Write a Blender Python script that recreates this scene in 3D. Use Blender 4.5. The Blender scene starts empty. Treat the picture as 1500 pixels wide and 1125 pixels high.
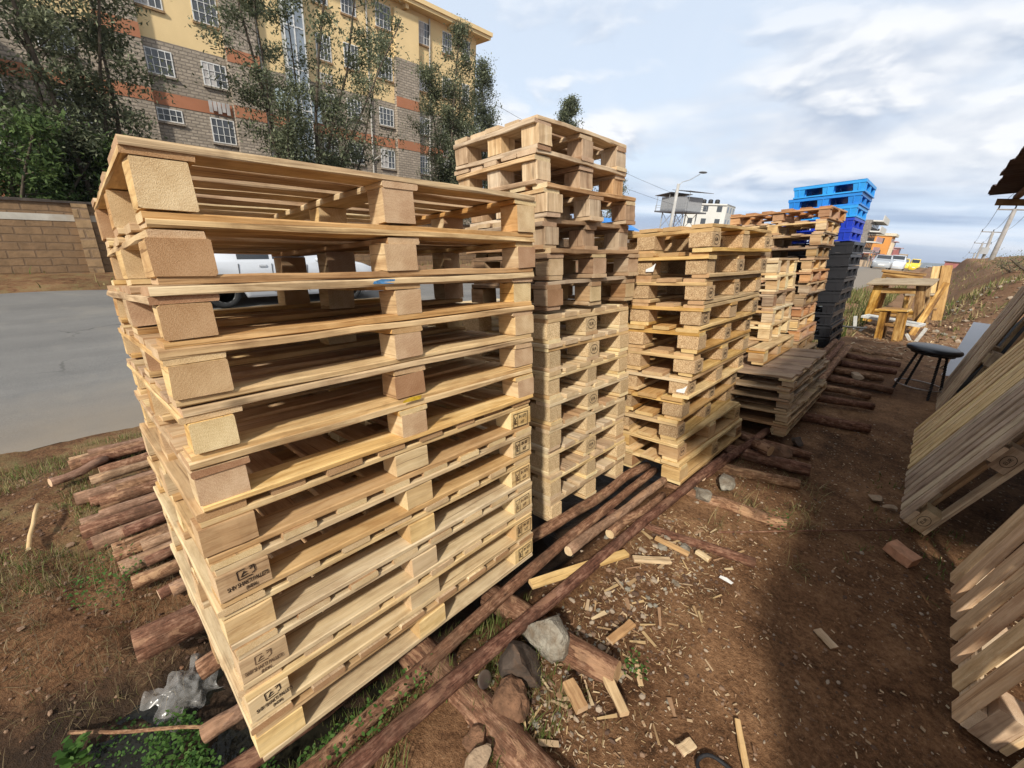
import bpy, math, random
from mathutils import Matrix, Vector, noise as mnoise
R = math.radians
rnd = random.Random(7)
scene = bpy.context.scene
COL = scene.collection

# ------------------------------------------------------------------ helpers
def tag(o, label=None, cat=None, group=None, kind=None):
    if label: o['label'] = label
    if cat: o['category'] = cat
    if group: o['group'] = group
    if kind: o['kind'] = kind
    return o

def empty(name, mat=None):
    o = bpy.data.objects.new(name, None)
    o.empty_display_size = 0.1
    COL.objects.link(o)
    if mat is not None: o.matrix_world = mat
    return o

class MB:
    """collects geometry; build() links it as one mesh object"""
    def __init__(s): s.v = []; s.f = []; s.uv = []; s.m = []
    def face(s, idx, uvs, mi=0): s.f.append(idx); s.uv.extend(uvs); s.m.append(mi)
    def plank(s, x0, x1, y0, y1, z0, z1, axis, M=None, ch=.003, seg=3, warp=.002, mi=(0, 1), rough=0.0):
        lo = (x0, y0, z0); hi = (x1, y1, z1)
        a = axis; b, c = [(1, 2), (2, 0), (0, 1)][a]
        wb, wc = hi[b]-lo[b], hi[c]-lo[c]
        ch = min(ch, wb*.3, wc*.3)
        prof = [(ch, 0), (wb-ch, 0), (wb, ch), (wb, wc-ch), (wb-ch, wc), (ch, wc), (0, wc-ch), (0, ch)]
        per = [0]
        for i in range(8):
            p, q = prof[i], prof[(i+1) % 8]
            per.append(per[-1]+math.hypot(p[0]-q[0], p[1]-q[1]))
        ru, rv = rnd.uniform(0, 50), rnd.uniform(0, 50)
        base = len(s.v); L = hi[a]-lo[a]
        eb, ec = rnd.uniform(-1, 1)*warp, rnd.uniform(-1, 1)*warp
        mb, mc = rnd.uniform(-1, 1)*warp, rnd.uniform(-1, 1)*warp
        for k in range(seg+1):
            t = k/seg
            ob = eb*(1-t)+mb*4*t*(1-t)*.6+rnd.uniform(-1, 1)*warp*.25
            oc = ec*(1-t)+mc*4*t*(1-t)*.6+rnd.uniform(-1, 1)*warp*.25
            for (pb, pc) in prof:
                p = [0, 0, 0]
                p[a] = lo[a]+t*L; p[b] = lo[b]+pb+ob+rnd.uniform(-1, 1)*rough; p[c] = lo[c]+pc+oc+rnd.uniform(-1, 1)*rough
                p = Vector(p)
                s.v.append(M @ p if M is not None else p)
        for k in range(seg):
            for i in range(8):
                j = (i+1) % 8
                q = (base+k*8+i, base+k*8+j, base+(k+1)*8+j, base+(k+1)*8+i)
                u0, u1 = ru+L*k/seg, ru+L*(k+1)/seg
                s.face(q, [(u0, rv+per[i]), (u0, rv+per[i+1]), (u1, rv+per[i+1]), (u1, rv+per[i])], mi[0])
        cu, cv = rnd.choice((-1, 1))*rnd.uniform(.0, .14), rnd.choice((-1, 1))*rnd.uniform(.04, .16)
        for k, rev in ((0, True), (seg, False)):
            idx = [base+k*8+i for i in range(8)]
            uvs = [(prof[i][0]-wb/2+cu, prof[i][1]-wc/2+cv) for i in range(8)]
            if rev: idx = idx[::-1]; uvs = uvs[::-1]
            s.face(idx, uvs, mi[1])
    def box(s, x0, x1, y0, y1, z0, z1, M=None, mi=0):
        s.plank(x0, x1, y0, y1, z0, z1, 0 if (x1-x0) >= (y1-y0) else 1, M, ch=0.0005, seg=1, warp=0, mi=(mi, mi))
    def quad(s, pts, mi=0, uvs=None):
        b = len(s.v); s.v.extend(Vector(p) for p in pts)
        s.face(tuple(range(b, b+len(pts))), uvs or [(p[0], p[1]) for p in pts], mi)
    def cube(s, x0, x1, y0, y1, z0, z1, M=None, mi=0):
        b = len(s.v)
        P = [Vector(p) for p in ((x0, y0, z0), (x1, y0, z0), (x1, y1, z0), (x0, y1, z0), (x0, y0, z1), (x1, y0, z1), (x1, y1, z1), (x0, y1, z1))]
        s.v.extend((M @ p if M is not None else p) for p in P)
        for f, ax in (((0, 3, 2, 1), 2), ((4, 5, 6, 7), 2), ((0, 1, 5, 4), 1), ((2, 3, 7, 6), 1), ((1, 2, 6, 5), 0), ((3, 0, 4, 7), 0)):
            u, w = [(1, 2), (0, 2), (0, 1)][ax]
            s.face(tuple(b+i for i in f), [(P[i][u], P[i][w]) for i in f], mi)
    def tube(s, pts, rad, n=10, mi=(0, 1), rough=0.0, caps=True, squash=1.0):
        pts = [Vector(p) for p in pts]; base = len(s.v)
        rads = rad if isinstance(rad, (list, tuple)) else [rad]*len(pts)
        ru = rnd.uniform(0, 50); acc = 0; us = []
        prev = None
        phase = rnd.uniform(0, 6)
        seed = Vector((rnd.uniform(0, 99), rnd.uniform(0, 99), rnd.uniform(0, 99)))
        for k, p in enumerate(pts):
            d = (pts[min(k+1, len(pts)-1)]-pts[max(k-1, 0)]).normalized()
            if prev is None:
                side = d.cross(Vector((0, 0, 1)) if abs(d.z) < .9 else Vector((1, 0, 0))).normalized()
            else:
                side = (prev-d*prev.dot(d)).normalized()
            prev = side; up = side.cross(d)
            if k: acc += (pts[k]-pts[k-1]).length
            us.append(ru+acc)
            for i in range(n):
                a = 2*math.pi*i/n
                r = rads[k]
                if rough: r *= 1+rough*(mnoise.noise(seed+Vector((math.cos(a)*1.5, math.sin(a)*1.5, acc*6)))*1.6)
                s.v.append(p+side*math.cos(a)*r+up*math.sin(a)*r*squash)
        for k in range(len(pts)-1):
            for i in range(n):
                j = (i+1) % n
                v0, v1 = phase+i/n*6.28*rads[k], phase+(i+1)/n*6.28*rads[k]
                s.face((base+k*n+i, base+k*n+j, base+(k+1)*n+j, base+(k+1)*n+i), [(us[k], v0), (us[k], v1), (us[k+1], v1), (us[k+1], v0)], mi[0])
        if caps:
            for k, rev in ((0, False), (len(pts)-1, True)):
                idx = [base+k*n+i for i in range(n)]
                uvs = [(math.cos(6.283*i/n)*rads[k], math.sin(6.283*i/n)*rads[k]) for i in range(n)]
                if not rev: idx = idx[::-1]; uvs = uvs[::-1]
                s.face(idx, uvs, mi[1])
    def lathe(s, prof, n=24, M=None, mi=0):
        base = len(s.v)
        for (r, z) in prof:
            for i in range(n):
                a = 6.28318*i/n; p = Vector((r*math.cos(a), r*math.sin(a), z))
                s.v.append(M @ p if M is not None else p)
        for k in range(len(prof)-1):
            for i in range(n):
                j = (i+1) % n
                s.face((base+k*n+i, base+k*n+j, base+(k+1)*n+j, base+(k+1)*n+i), [(i/n, k), ((i+1)/n, k), ((i+1)/n, k+1), (i/n, k+1)], mi)
        for k, rev in ((0, True), (len(prof)-1, False)):
            if prof[k][0] > 1e-4:
                idx = [base+k*n+i for i in range(n)]
                s.face(idx[::-1] if rev else idx, [(0, 0)]*n, mi)
    def blob(s, c, r, sub=2, amp=.25, sc=(1, 1, 1), freq=1.2, mi=0, facet=0.0):
        import bmesh
        bm = bmesh.new(); bmesh.ops.create_icosphere(bm, subdivisions=sub, radius=1)
        off = Vector((rnd.uniform(0, 99), rnd.uniform(0, 99), rnd.uniform(0, 99)))
        base = len(s.v); c = Vector(c)
        rz = Matrix.Rotation(rnd.uniform(0, 6), 3, 'Z') @ Matrix.Rotation(rnd.uniform(-.3, .3), 3, 'X')
        planes = [Vector((rnd.gauss(0, 1), rnd.gauss(0, 1), rnd.gauss(0, 1))).normalized() for _ in range(9)]
        for v in bm.verts:
            p = v.co.copy()
            if facet:
                for q in planes:
                    dd = p.dot(q)
                    if dd > facet: p -= q*(dd-facet)
            p *= 1+amp*mnoise.noise(p*freq+off)+amp*.35*mnoise.noise(p*freq*4+off)
            p = rz @ Vector((p.x*sc[0], p.y*sc[1], p.z*sc[2]))
            s.v.append(c+p*r)
        for f in bm.faces:
            s.face(tuple(base+v.index for v in f.verts), [(v.co.x, v.co.y) for v in f.verts], mi)
        bm.free()
    def build(s, name, mats, parent=None, smooth=False, M=None):
        me = bpy.data.meshes.new(name)
        me.from_pydata([tuple(v) for v in s.v], [], s.f)
        uvl = me.uv_layers.new(name='UVMap')
        flat = [c for uv in s.uv for c in uv]
        uvl.data.foreach_set('uv', flat)
        if not isinstance(mats, (list, tuple)): mats = [mats]
        for m in mats: me.materials.append(m)
        me.polygons.foreach_set('material_index', [min(i, len(mats)-1) for i in s.m])
        if smooth: me.polygons.foreach_set('use_smooth', [True]*len(me.polygons))
        me.update()
        o = bpy.data.objects.new(name, me); COL.objects.link(o)
        if parent is not None: o.parent = parent
        if M is not None: o.matrix_world = M
        return o

def text_mesh(s, size, extrude=.0006, font_stretch=1.0, spacing=1.0):
    cu = bpy.data.curves.new('t', 'FONT'); cu.body = s; cu.size = size; cu.extrude = extrude
    cu.align_x = 'CENTER'; cu.align_y = 'CENTER'; cu.space_character = spacing; cu.offset = size*.008
    o = bpy.data.objects.new('t', cu); COL.objects.link(o)
    dg = bpy.context.evaluated_depsgraph_get()
    me = bpy.data.meshes.new_from_object(o.evaluated_get(dg))
    bpy.data.objects.remove(o)
    return me

# ------------------------------------------------------------------ materials
def newmat(name):
    m = bpy.data.materials.new(name); m.use_nodes = True
    nt = m.node_tree; nt.nodes.clear()
    out = nt.nodes.new('ShaderNodeOutputMaterial')
    b = nt.nodes.new('ShaderNodeBsdfPrincipled')
    nt.links.new(b.outputs[0], out.inputs[0])
    return m, nt, b
def nd(nt, t, props=None, **ins):
    n = nt.nodes.new(t)
    for k, v in (props or {}).items(): setattr(n, k, v)
    for k, v in ins.items():
        k2 = int(k[1:]) if k[0] == '_' and k[1:].isdigit() else k.replace('_', ' ')
        if isinstance(v, bpy.types.NodeSocket): nt.links.new(v, n.inputs[k2])
        else: n.inputs[k2].default_value = v
    return n
def math_(nt, op, a, b=None, clamp=False):
    n = nt.nodes.new('ShaderNodeMath'); n.operation = op; n.use_clamp = clamp
    for i, v in enumerate((a, b)):
        if v is None: continue
        if isinstance(v, bpy.types.NodeSocket): nt.links.new(v, n.inputs[i])
        else: n.inputs[i].default_value = v
    return n.outputs[0]
def ramp(nt, fac, stops):
    n = nt.nodes.new('ShaderNodeValToRGB'); nt.links.new(fac, n.inputs[0])
    e = n.color_ramp.elements
    while len(e) < len(stops): e.new(.5)
    for i, (p, c) in enumerate(stops):
        e[i].position = p; e[i].color = (c[0], c[1], c[2], 1) if len(c) == 3 else c
    return n.outputs[0]
def mix(nt, fac, a, b, mode='MIX'):
    n = nt.nodes.new('ShaderNodeMix'); n.data_type = 'RGBA'; n.blend_type = mode
    for sck, v in ((n.inputs[0], fac), (n.inputs[6], a), (n.inputs[7], b)):
        if isinstance(v, bpy.types.NodeSocket): nt.links.new(v, sck)
        else: sck.default_value = (v[0], v[1], v[2], 1) if isinstance(v, (tuple, list)) else v
    return n.outputs[2]
def g(*c): return tuple(c)
def scl(c, k): return tuple(x*k for x in c)
def vecmul(nt, v, k):
    return nd(nt, 'ShaderNodeVectorMath', {'operation': 'MULTIPLY'}, _0=v, _1=k).outputs[0]
def noise_(nt, vec, scale, detail=4, rough=.55, dist=0.0, w=None):
    n = nd(nt, 'ShaderNodeTexNoise', None, Scale=scale, Detail=detail, Roughness=rough, Distortion=dist)
    if vec is not None: nt.links.new(vec, n.inputs['Vector'])
    return n.outputs['Fac']
def bump(nt, b, h, strength=.3, dist=.005):
    n = nd(nt, 'ShaderNodeBump', None, Strength=strength, Distance=dist, Height=h)
    nt.links.new(n.outputs[0], b.inputs['Normal'])

def wood(name, dark, mid, light, rough=.75, weather=.0, var=.25, grainv=45, knots=True, stain=(.5, .45, .42), oddk=.75, tight=1.0):
    m, nt, b = newmat(name)
    uv = nd(nt, 'ShaderNodeUVMap').outputs[0]
    isl = nd(nt, 'ShaderNodeNewGeometry').outputs['Random Per Island']
    orn = nd(nt, 'ShaderNodeObjectInfo').outputs['Random']
    obc = nd(nt, 'ShaderNodeTexCoord').outputs['Object']
    gv = vecmul(nt, uv, (2.2, grainv, 1))
    n1 = noise_(nt, gv, 1.0, 5, .6, .6)
    n2 = noise_(nt, vecmul(nt, uv, (1.2, 12, 1)), 1.0, 3, .5, 1.2)
    n3 = noise_(nt, vecmul(nt, uv, (14, 240, 1)), 1.0, 2, .6)
    f = math_(nt, 'ADD', math_(nt, 'MULTIPLY', n1, .45), math_(nt, 'ADD', math_(nt, 'MULTIPLY', n2, .4), math_(nt, 'MULTIPLY', n3, .15)))
    c = ramp(nt, f, [(.5-.17*tight, dark), (.5, mid), (.5+.16*tight, light)])
    crk = ramp(nt, noise_(nt, vecmul(nt, uv, (1.3, 105, 1)), 1.0, 3, .6, .8), [(.30, (.28, .2, .15)), (.40, (1, 1, 1))])
    c = mix(nt, .75, c, crk, 'MULTIPLY')
    blo = ramp(nt, noise_(nt, vecmul(nt, uv, (4, 16, 1)), 1.0, 6, .7, .6), [(.35, (.66, .56, .48)), (.52, (1, 1, 1)), (.7, (1.12, 1.1, 1.06))])
    c = mix(nt, .7, c, blo, 'MULTIPLY')
    if knots:
        vo = nd(nt, 'ShaderNodeTexVoronoi', {'feature': 'F1'}, Vector=vecmul(nt, uv, (3.1, 8.5, 1)), Scale=1.0)
        k = ramp(nt, vo.outputs['Distance'], [(.05, (1, 1, 1)), (.13, (0, 0, 0))])
        sel = math_(nt, 'GREATER_THAN', nd(nt, 'ShaderNodeSeparateColor', None, _0=vo.outputs['Color']).outputs[0], .62)
        c = mix(nt, math_(nt, 'MULTIPLY', math_(nt, 'MULTIPLY', k, sel), .75), c, scl(dark, .38))
    # board to board and pallet to pallet variation
    h = nd(nt, 'ShaderNodeHueSaturation', None, Color=c)
    nt.links.new(math_(nt, 'ADD', math_(nt, 'MULTIPLY', math_(nt, 'ADD', isl, orn), var), 1-var), h.inputs['Value'])
    nt.links.new(math_(nt, 'ADD', math_(nt, 'MULTIPLY', isl, .024), .488), h.inputs['Hue'])
    nt.links.new(math_(nt, 'ADD', math_(nt, 'MULTIPLY', orn, .3), .85), h.inputs['Saturation'])
    c = h.outputs[0]
    odd = ramp(nt, math_(nt, 'FRACT', math_(nt, 'MULTIPLY', orn, 17.3)), [(.52, (0, 0, 0)), (.92, (1, 1, 1))])
    c = mix(nt, math_(nt, 'MULTIPLY', odd, oddk), c, (.66, .50, .40), 'MULTIPLY')
    w = noise_(nt, obc, 5.0, 5, .6, .5)
    wm = ramp(nt, w, [(.5, (0, 0, 0)), (.72, (1, 1, 1))])
    c = mix(nt, math_(nt, 'MULTIPLY', wm, .32+weather), c, stain, 'MULTIPLY')
    nt.links.new(c, b.inputs['Base Color']); b.inputs['Roughness'].default_value = rough
    b.inputs['Specular IOR Level'].default_value = .25
    bump(nt, b, math_(nt, 'ADD', n1, math_(nt, 'MULTIPLY', n3, .8)), .35, .003)
    return m
def wood_end(name, dark, mid, light, ringf=230, var=.3, ringk=.02):
    m, nt, b = newmat(name)
    uv = nd(nt, 'ShaderNodeUVMap').outputs[0]
    isl = nd(nt, 'ShaderNodeNewGeometry').outputs['Random Per Island']
    orn = nd(nt, 'ShaderNodeObjectInfo').outputs['Random']
    obc = nd(nt, 'ShaderNodeTexCoord').outputs['Object']
    ln = nd(nt, 'ShaderNodeVectorMath', {'operation': 'LENGTH'}, _0=uv).outputs['Value']
    wob = noise_(nt, uv, 16, 5, .65)
    ring = math_(nt, 'SINE', math_(nt, 'MULTIPLY', math_(nt, 'ADD', ln, math_(nt, 'MULTIPLY', wob, .035)), ringf*3))
    sp = noise_(nt, uv, 420, 2, .7)
    big = noise_(nt, obc, 14, 3)
    f = math_(nt, 'ADD', math_(nt, 'MULTIPLY', ring, ringk), math_(nt, 'ADD', math_(nt, 'MULTIPLY', sp, .65), math_(nt, 'MULTIPLY', big, .45)))
    c = ramp(nt, f, [(.3, dark), (.5, mid), (.68, light)])
    h = nd(nt, 'ShaderNodeHueSaturation', None, Color=c)
    nt.links.new(math_(nt, 'ADD', math_(nt, 'MULTIPLY', math_(nt, 'ADD', isl, orn), var), 1.02-var), h.inputs['Value'])
    nt.links.new(math_(nt, 'ADD', math_(nt, 'MULTIPLY', orn, .03), .485), h.inputs['Hue'])
    odd = ramp(nt, math_(nt, 'FRACT', math_(nt, 'MULTIPLY', orn, 23.7)), [(.6, (0, 0, 0)), (.95, (1, 1, 1))])
    st_ = ramp(nt, noise_(nt, obc, 7, 5, .65, .8), [(.5, (0, 0, 0)), (.68, (1, 1, 1))])
    c = mix(nt, math_(nt, 'MULTIPLY', math_(nt, 'MAXIMUM', odd, math_(nt, 'MULTIPLY', st_, .5)), .8), h.outputs[0], (.62, .47, .38), 'MULTIPLY')
    nt.links.new(c, b.inputs['Base Color']); b.inputs['Roughness'].default_value = .9
    b.inputs['Specular IOR Level'].default_value = .15
    bump(nt, b, sp, .5, .003)
    return m
def flat(name, c, rough=.6, metal=0.0, nscale=8, namt=.25, bumpk=0.1, spec=.3, coat=0.0, coords='Object', stain=None):
    m, nt, b = newmat(name)
    obc = nd(nt, 'ShaderNodeTexCoord').outputs[coords]
    n1 = noise_(nt, obc, nscale, 6, .6, .3)
    c2 = ramp(nt, n1, [(.3, scl(c, 1-namt)), (.7, scl(c, 1+namt*.6))])
    if stain:
        n2 = noise_(nt, obc, nscale*.3, 5, .65, .6)
        c2 = mix(nt, ramp(nt, n2, [(.48, (0, 0, 0)), (.7, (1, 1, 1))]), c2, stain)
    nt.links.new(c2, b.inputs['Base Color'])
    b.inputs['Roughness'].default_value = rough; b.inputs['Metallic'].default_value = metal
    b.inputs['Specular IOR Level'].default_value = spec
    if coat: b.inputs['Coat Weight'].default_value = coat
    if bumpk: bump(nt, b, noise_(nt, obc, nscale*4, 4), bumpk, .01)
    return m
def glassy(name, c, rough=.08):
    m, nt, b = newmat(name); b.inputs['Base Color'].default_value = (*c, 1)
    b.inputs['Roughness'].default_value = rough; b.inputs['Specular IOR Level'].default_value = .8
    return m
def foliage(name, dark, mid, light, trans=.35):
    m, nt, b = newmat(name)
    isl = nd(nt, 'ShaderNodeNewGeometry').outputs['Random Per Island']
    obc = nd(nt, 'ShaderNodeTexCoord').outputs['Object']
    n = noise_(nt, obc, 1.1, 3)
    f = math_(nt, 'ADD', math_(nt, 'MULTIPLY', isl, .55), math_(nt, 'MULTIPLY', n, .5))
    c = ramp(nt, f, [(.2, dark), (.5, mid), (.85, light)])
    nt.links.new(c, b.inputs['Base Color']); b.inputs['Roughness'].default_value = .6
    b.inputs['Specular IOR Level'].default_value = .2
    t = nd(nt, 'ShaderNodeBsdfTranslucent', None, Color=c)
    ms = nd(nt, 'ShaderNodeMixShader', None, _0=trans, _1=b.outputs[0], _2=t.outputs[0])
    out = [x for x in nt.nodes if x.type == 'OUTPUT_MATERIAL'][0]
    nt.links.new(ms.outputs[0], out.inputs[0])
    return m

M = {}
M['pine'] = wood('pine_side', (.44, .295, .145), (.62, .46, .25), (.73, .575, .35), var=.22, weather=.15)
M['pine_e'] = wood_end('pine_end', (.40, .26, .12), (.60, .44, .23), (.72, .57, .35))
M['tan'] = wood('tan_side', (.39, .235, .11), (.61, .425, .215), (.73, .555, .32), var=.26, weather=.3)
M['tan_e'] = wood_end('tan_end', (.34, .20, .10), (.52, .36, .20), (.66, .50, .31))
M['old'] = wood('old_side', (.24, .155, .09), (.40, .285, .175), (.53, .40, .265), var=.25, weather=.35)
M['old_e'] = wood_end('old_end', (.24, .15, .08), (.40, .28, .16), (.55, .41, .26))
M['amber'] = wood('amber_side', (.36, .215, .085), (.54, .36, .155), (.66, .475, .235), var=.22, weather=.25)
M['amber_e'] = wood_end('amber_end', (.33, .20, .08), (.51, .34, .16), (.64, .46, .24))
M['brown'] = wood('brown_side', (.17, .105, .055), (.29, .19, .10), (.39, .275, .16), var=.25, weather=.25)
M['brown_e'] = wood_end('brown_end', (.15, .09, .05), (.27, .18, .10), (.4, .29, .18))
M['grey'] = wood('grey_side', (.20, .145, .085), (.33, .25, .155), (.44, .35, .23), var=.2, weather=.25)
M['grey_e'] = wood_end('grey_end', (.2, .15, .10), (.32, .25, .17), (.44, .36, .26))
M['pale'] = wood('pale_side', (.50, .37, .20), (.64, .50, .29), (.74, .61, .40), var=.16)
M['pale_e'] = wood_end('pale_end', (.42, .29, .15), (.6, .46, .27), (.72, .59, .38))
M['olive'] = wood('olive_side', (.27, .19, .09), (.43, .325, .175), (.54, .43, .26), var=.2, weather=.15)
M['olive_e'] = wood_end('olive_end', (.27, .19, .10), (.43, .32, .18), (.55, .44, .28))
M['weathered'] = wood('weathered_side', (.32, .215, .125), (.53, .39, .245), (.67, .53, .36), var=.24, weather=.35)
M['weathered_e'] = wood_end('weathered_end', (.29, .19, .11), (.47, .34, .21), (.62, .48, .32))
M['sand'] = wood('sand_side', (.50, .36, .23), (.70, .55, .37), (.80, .67, .49), var=.18, weather=.1)
M['sand_e'] = wood_end('sand_end', (.40, .28, .17), (.58, .44, .28), (.70, .57, .40))
M['honey'] = wood('honey_side', (.48, .34, .18), (.67, .51, .30), (.77, .63, .42), var=.18, weather=.1)
M['honey_e'] = wood_end('honey_end', (.38, .26, .14), (.54, .40, .23), (.66, .52, .33))
M['red'] = wood('red_side', (.28, .14, .07), (.45, .25, .13), (.58, .37, .21), var=.3, weather=.15)
M['red_e'] = wood_end('red_end', (.28, .14, .07), (.45, .26, .14), (.58, .40, .25))

def chip(name, a, b_, c_):
    m, nt, b = newmat(name)
    obc = nd(nt, 'ShaderNodeTexCoord').outputs['Object']
    vo = nd(nt, 'ShaderNodeTexVoronoi', None, Vector=obc, Scale=340.0)
    sp = nd(nt, 'ShaderNodeSeparateColor', None, _0=vo.outputs['Color']).outputs[0]
    n = noise_(nt, obc, 30, 4)
    f = math_(nt, 'ADD', math_(nt, 'MULTIPLY', sp, .6), math_(nt, 'MULTIPLY', n, .4))
    orn = nd(nt, 'ShaderNodeObjectInfo').outputs['Random']
    c = ramp(nt, f, [(.15, a), (.5, b_), (.85, c_)])
    h = nd(nt, 'ShaderNodeHueSaturation', None, Color=c)
    nt.links.new(math_(nt, 'ADD', math_(nt, 'MULTIPLY', orn, .4), .8), h.inputs['Value'])
    nt.links.new(h.outputs[0], b.inputs['Base Color']); b.inputs['Roughness'].default_value = .9
    bump(nt, b, f, .5, .003)
    return m
M['chip'] = chip('pressed_chip', (.20, .11, .05), (.40, .26, .13), (.62, .47, .28))
M['chip_light'] = chip('pressed_chip_pale', (.34, .22, .11), (.54, .39, .21), (.70, .56, .35))

def bark(name, a, b_, c_):
    m, nt, b = newmat(name)
    uv = nd(nt, 'ShaderNodeUVMap').outputs[0]
    obc = nd(nt, 'ShaderNodeTexCoord').outputs['Object']
    n1 = noise_(nt, vecmul(nt, uv, (9, 70, 1)), 1, 7, .72, 1.2)
    n2 = noise_(nt, obc, 26, 5, .7)
    isl = nd(nt, 'ShaderNodeObjectInfo').outputs['Random']
    f = math_(nt, 'ADD', math_(nt, 'MULTIPLY', n1, .6), math_(nt, 'MULTIPLY', n2, .4))
    c = ramp(nt, f, [(.36, a), (.5, b_), (.64, c_)])
    pe = ramp(nt, noise_(nt, vecmul(nt, uv, (5, 14, 1)), 1, 6, .65, .8), [(.56, (0, 0, 0)), (.60, (1, 1, 1))])
    c = mix(nt, math_(nt, 'MULTIPLY', pe, .7), c, (.40, .235, .135))
    mud = ramp(nt, noise_(nt, obc, 5, 6, .7), [(.5, (0, 0, 0)), (.62, (1, 1, 1))])
    c = mix(nt, math_(nt, 'MULTIPLY', mud, .55), c, (.11, .065, .04))
    h = nd(nt, 'ShaderNodeHueSaturation', None, Color=c)
    nt.links.new(math_(nt, 'ADD', math_(nt, 'MULTIPLY', isl, .5), .75), h.inputs['Value'])
    nt.links.new(math_(nt, 'ADD', math_(nt, 'MULTIPLY', isl, .02), .49), h.inputs['Hue'])
    nt.links.new(h.outputs[0], b.inputs['Base Color']); b.inputs['Roughness'].default_value = .9
    b.inputs['Specular IOR Level'].default_value = .15
    bump(nt, b, n1, .9, .012)
    return m
M['bark'] = bark('log_bark', (.045, .022, .014), (.19, .092, .053), (.43, .26, .165))
M['bark_pale'] = bark('log_bark_pale', (.12, .07, .045), (.27, .16, .10), (.42, .28, .19))
M['log_e'] = wood_end('log_end', (.42, .27, .14), (.60, .43, .25), (.74, .59, .39), ringf=160, var=.15)
M['trunk'] = flat('tree_bark', (.09, .07, .05), .9, nscale=3, namt=.5, bumpk=.4)
M['ink_faded'] = flat('stamp_ink_faded', (.15, .09, .05), .85, nscale=90, namt=.8, bumpk=0)
M['ink'] = flat('stamp_ink', (.035, .02, .012), .8, nscale=60, namt=.6, bumpk=0)
# ------------------------------------------------------------------ camera, sky, sun
CAMZ = 1.6
cam_d = bpy.data.cameras.new('camera'); cam = bpy.data.objects.new('camera', cam_d); COL.objects.link(cam)
CAM_ROT = Matrix((((0.7080489968, -0.2948555073, 0.6416594485), (0.7032613130, 0.2121347868, -0.6785442932), (0.0639542315, 0.9316968724, 0.3575622942))))
cam.matrix_world = Matrix.Translation((0, 0, CAMZ)) @ CAM_ROT.to_4x4()
cam_d.sensor_width = 36; cam_d.lens = 615/1500*36; cam_d.clip_start = .05; cam_d.clip_end = 20000
scene.camera = cam
scene.view_settings.view_transform = 'Standard'; scene.view_settings.look = 'None'
scene.view_settings.exposure = 0.58; scene.view_settings.gamma = 1.0
scene.cycles.max_bounces = 7; scene.cycles.diffuse_bounces = 5; scene.cycles.transparent_max_bounces = 6
scene.cycles.use_denoising = True

SUN = Vector((.37, -.73, .63)).normalized()          # towards the sun
sl = bpy.data.lights.new('sun', 'SUN'); sl.energy = 3.45; sl.angle = R(3.5); sl.color = (1, .93, .82)
so = bpy.data.objects.new('sun', sl); COL.objects.link(so)
so.rotation_euler = SUN.to_track_quat('Z', 'Y').to_euler(); so.location = (0, 0, 30)

w = bpy.data.worlds.new('World'); scene.world = w; w.use_nodes = True
nt = w.node_tree; nt.nodes.clear()
wo = nt.nodes.new('ShaderNodeOutputWorld'); bg = nt.nodes.new('ShaderNodeBackground'); nt.links.new(bg.outputs[0], wo.inputs[0])
sky = nd(nt, 'ShaderNodeTexSky'); sky.sky_type = 'NISHITA'; sky.sun_disc = False
sky.sun_elevation = math.asin(SUN.z); sky.sun_rotation = math.atan2(SUN.x, SUN.y)
sky.air_density = 1.0; sky.dust_density = 1.5; sky.ozone_density = 1.5
dirv = nd(nt, 'ShaderNodeTexCoord').outputs['Generated']
sx_ = nd(nt, 'ShaderNodeSeparateXYZ', None, _0=dirv)
def dirn(k, zk, off):
    return nd(nt, 'ShaderNodeCombineXYZ', None, _0=math_(nt, 'ADD', math_(nt, 'MULTIPLY', sx_.outputs[0], k), off[0]), _1=math_(nt, 'ADD', math_(nt, 'MULTIPLY', sx_.outputs[1], k), off[1]), _2=math_(nt, 'ADD', math_(nt, 'MULTIPLY', sx_.outputs[2], zk), off[2])).outputs[0]
def vadd(v, o): return nd(nt, 'ShaderNodeVectorMath', {'operation': 'ADD'}, _0=v, _1=o).outputs[0]
elv = sx_.outputs[2]
veil = noise_(nt, dirn(1.3, 2.2, (3.1, .4, 1.0)), 1.0, 5, .5, .4)
skyc = mix(nt, .78, sky.outputs[0], (5.5, 6.15, 7.0))
skyc = mix(nt, math_(nt, 'MULTIPLY', ramp(nt, veil, [(.38, (0, 0, 0)), (.62, (1, 1, 1))]), .8), skyc, (6.0, 6.3, 6.75))
def cumulus(k, zk, off, thr, lit, dark, lo, hi, amt, base):
    p = dirn(k, zk, off)
    a = noise_(nt, p, 1.0, 9, .5, .25); b2 = noise_(nt, vadd(p, (.05, -.10, .20)), 1.0, 5, .5, .25)
    msk = ramp(nt, a, [(thr, (0, 0, 0)), (thr+.10, (1, 1, 1))])
    band = ramp(nt, elv, [(max(0, lo-.05), (0, 0, 0)), (lo, (1, 1, 1)), (hi, (1, 1, 1)), (min(1, hi+.2), (0, 0, 0))])
    sh_ = ramp(nt, math_(nt, 'ADD', math_(nt, 'SUBTRACT', a, b2), .5), [(.44, dark), (.56, lit)])
    return mix(nt, math_(nt, 'MULTIPLY', math_(nt, 'MULTIPLY', msk, band), amt), base, sh_)
cl = cumulus(2.2, 5.2, (1.7, 5.2, .3), .465, (6.6, 6.75, 6.95), (3.9, 4.4, 5.3), .10, .5, .9, skyc)
cl = cumulus(4.4, 11.0, (7.3, 2.2, 4.0), .48, (6.75, 6.85, 7.05), (3.4, 4.0, 5.0), .05, .24, .9, cl)
lowb = noise_(nt, dirn(2.0, 26.0, (0, 3.0, 0)), 1.0, 5, .5, .2)
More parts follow.
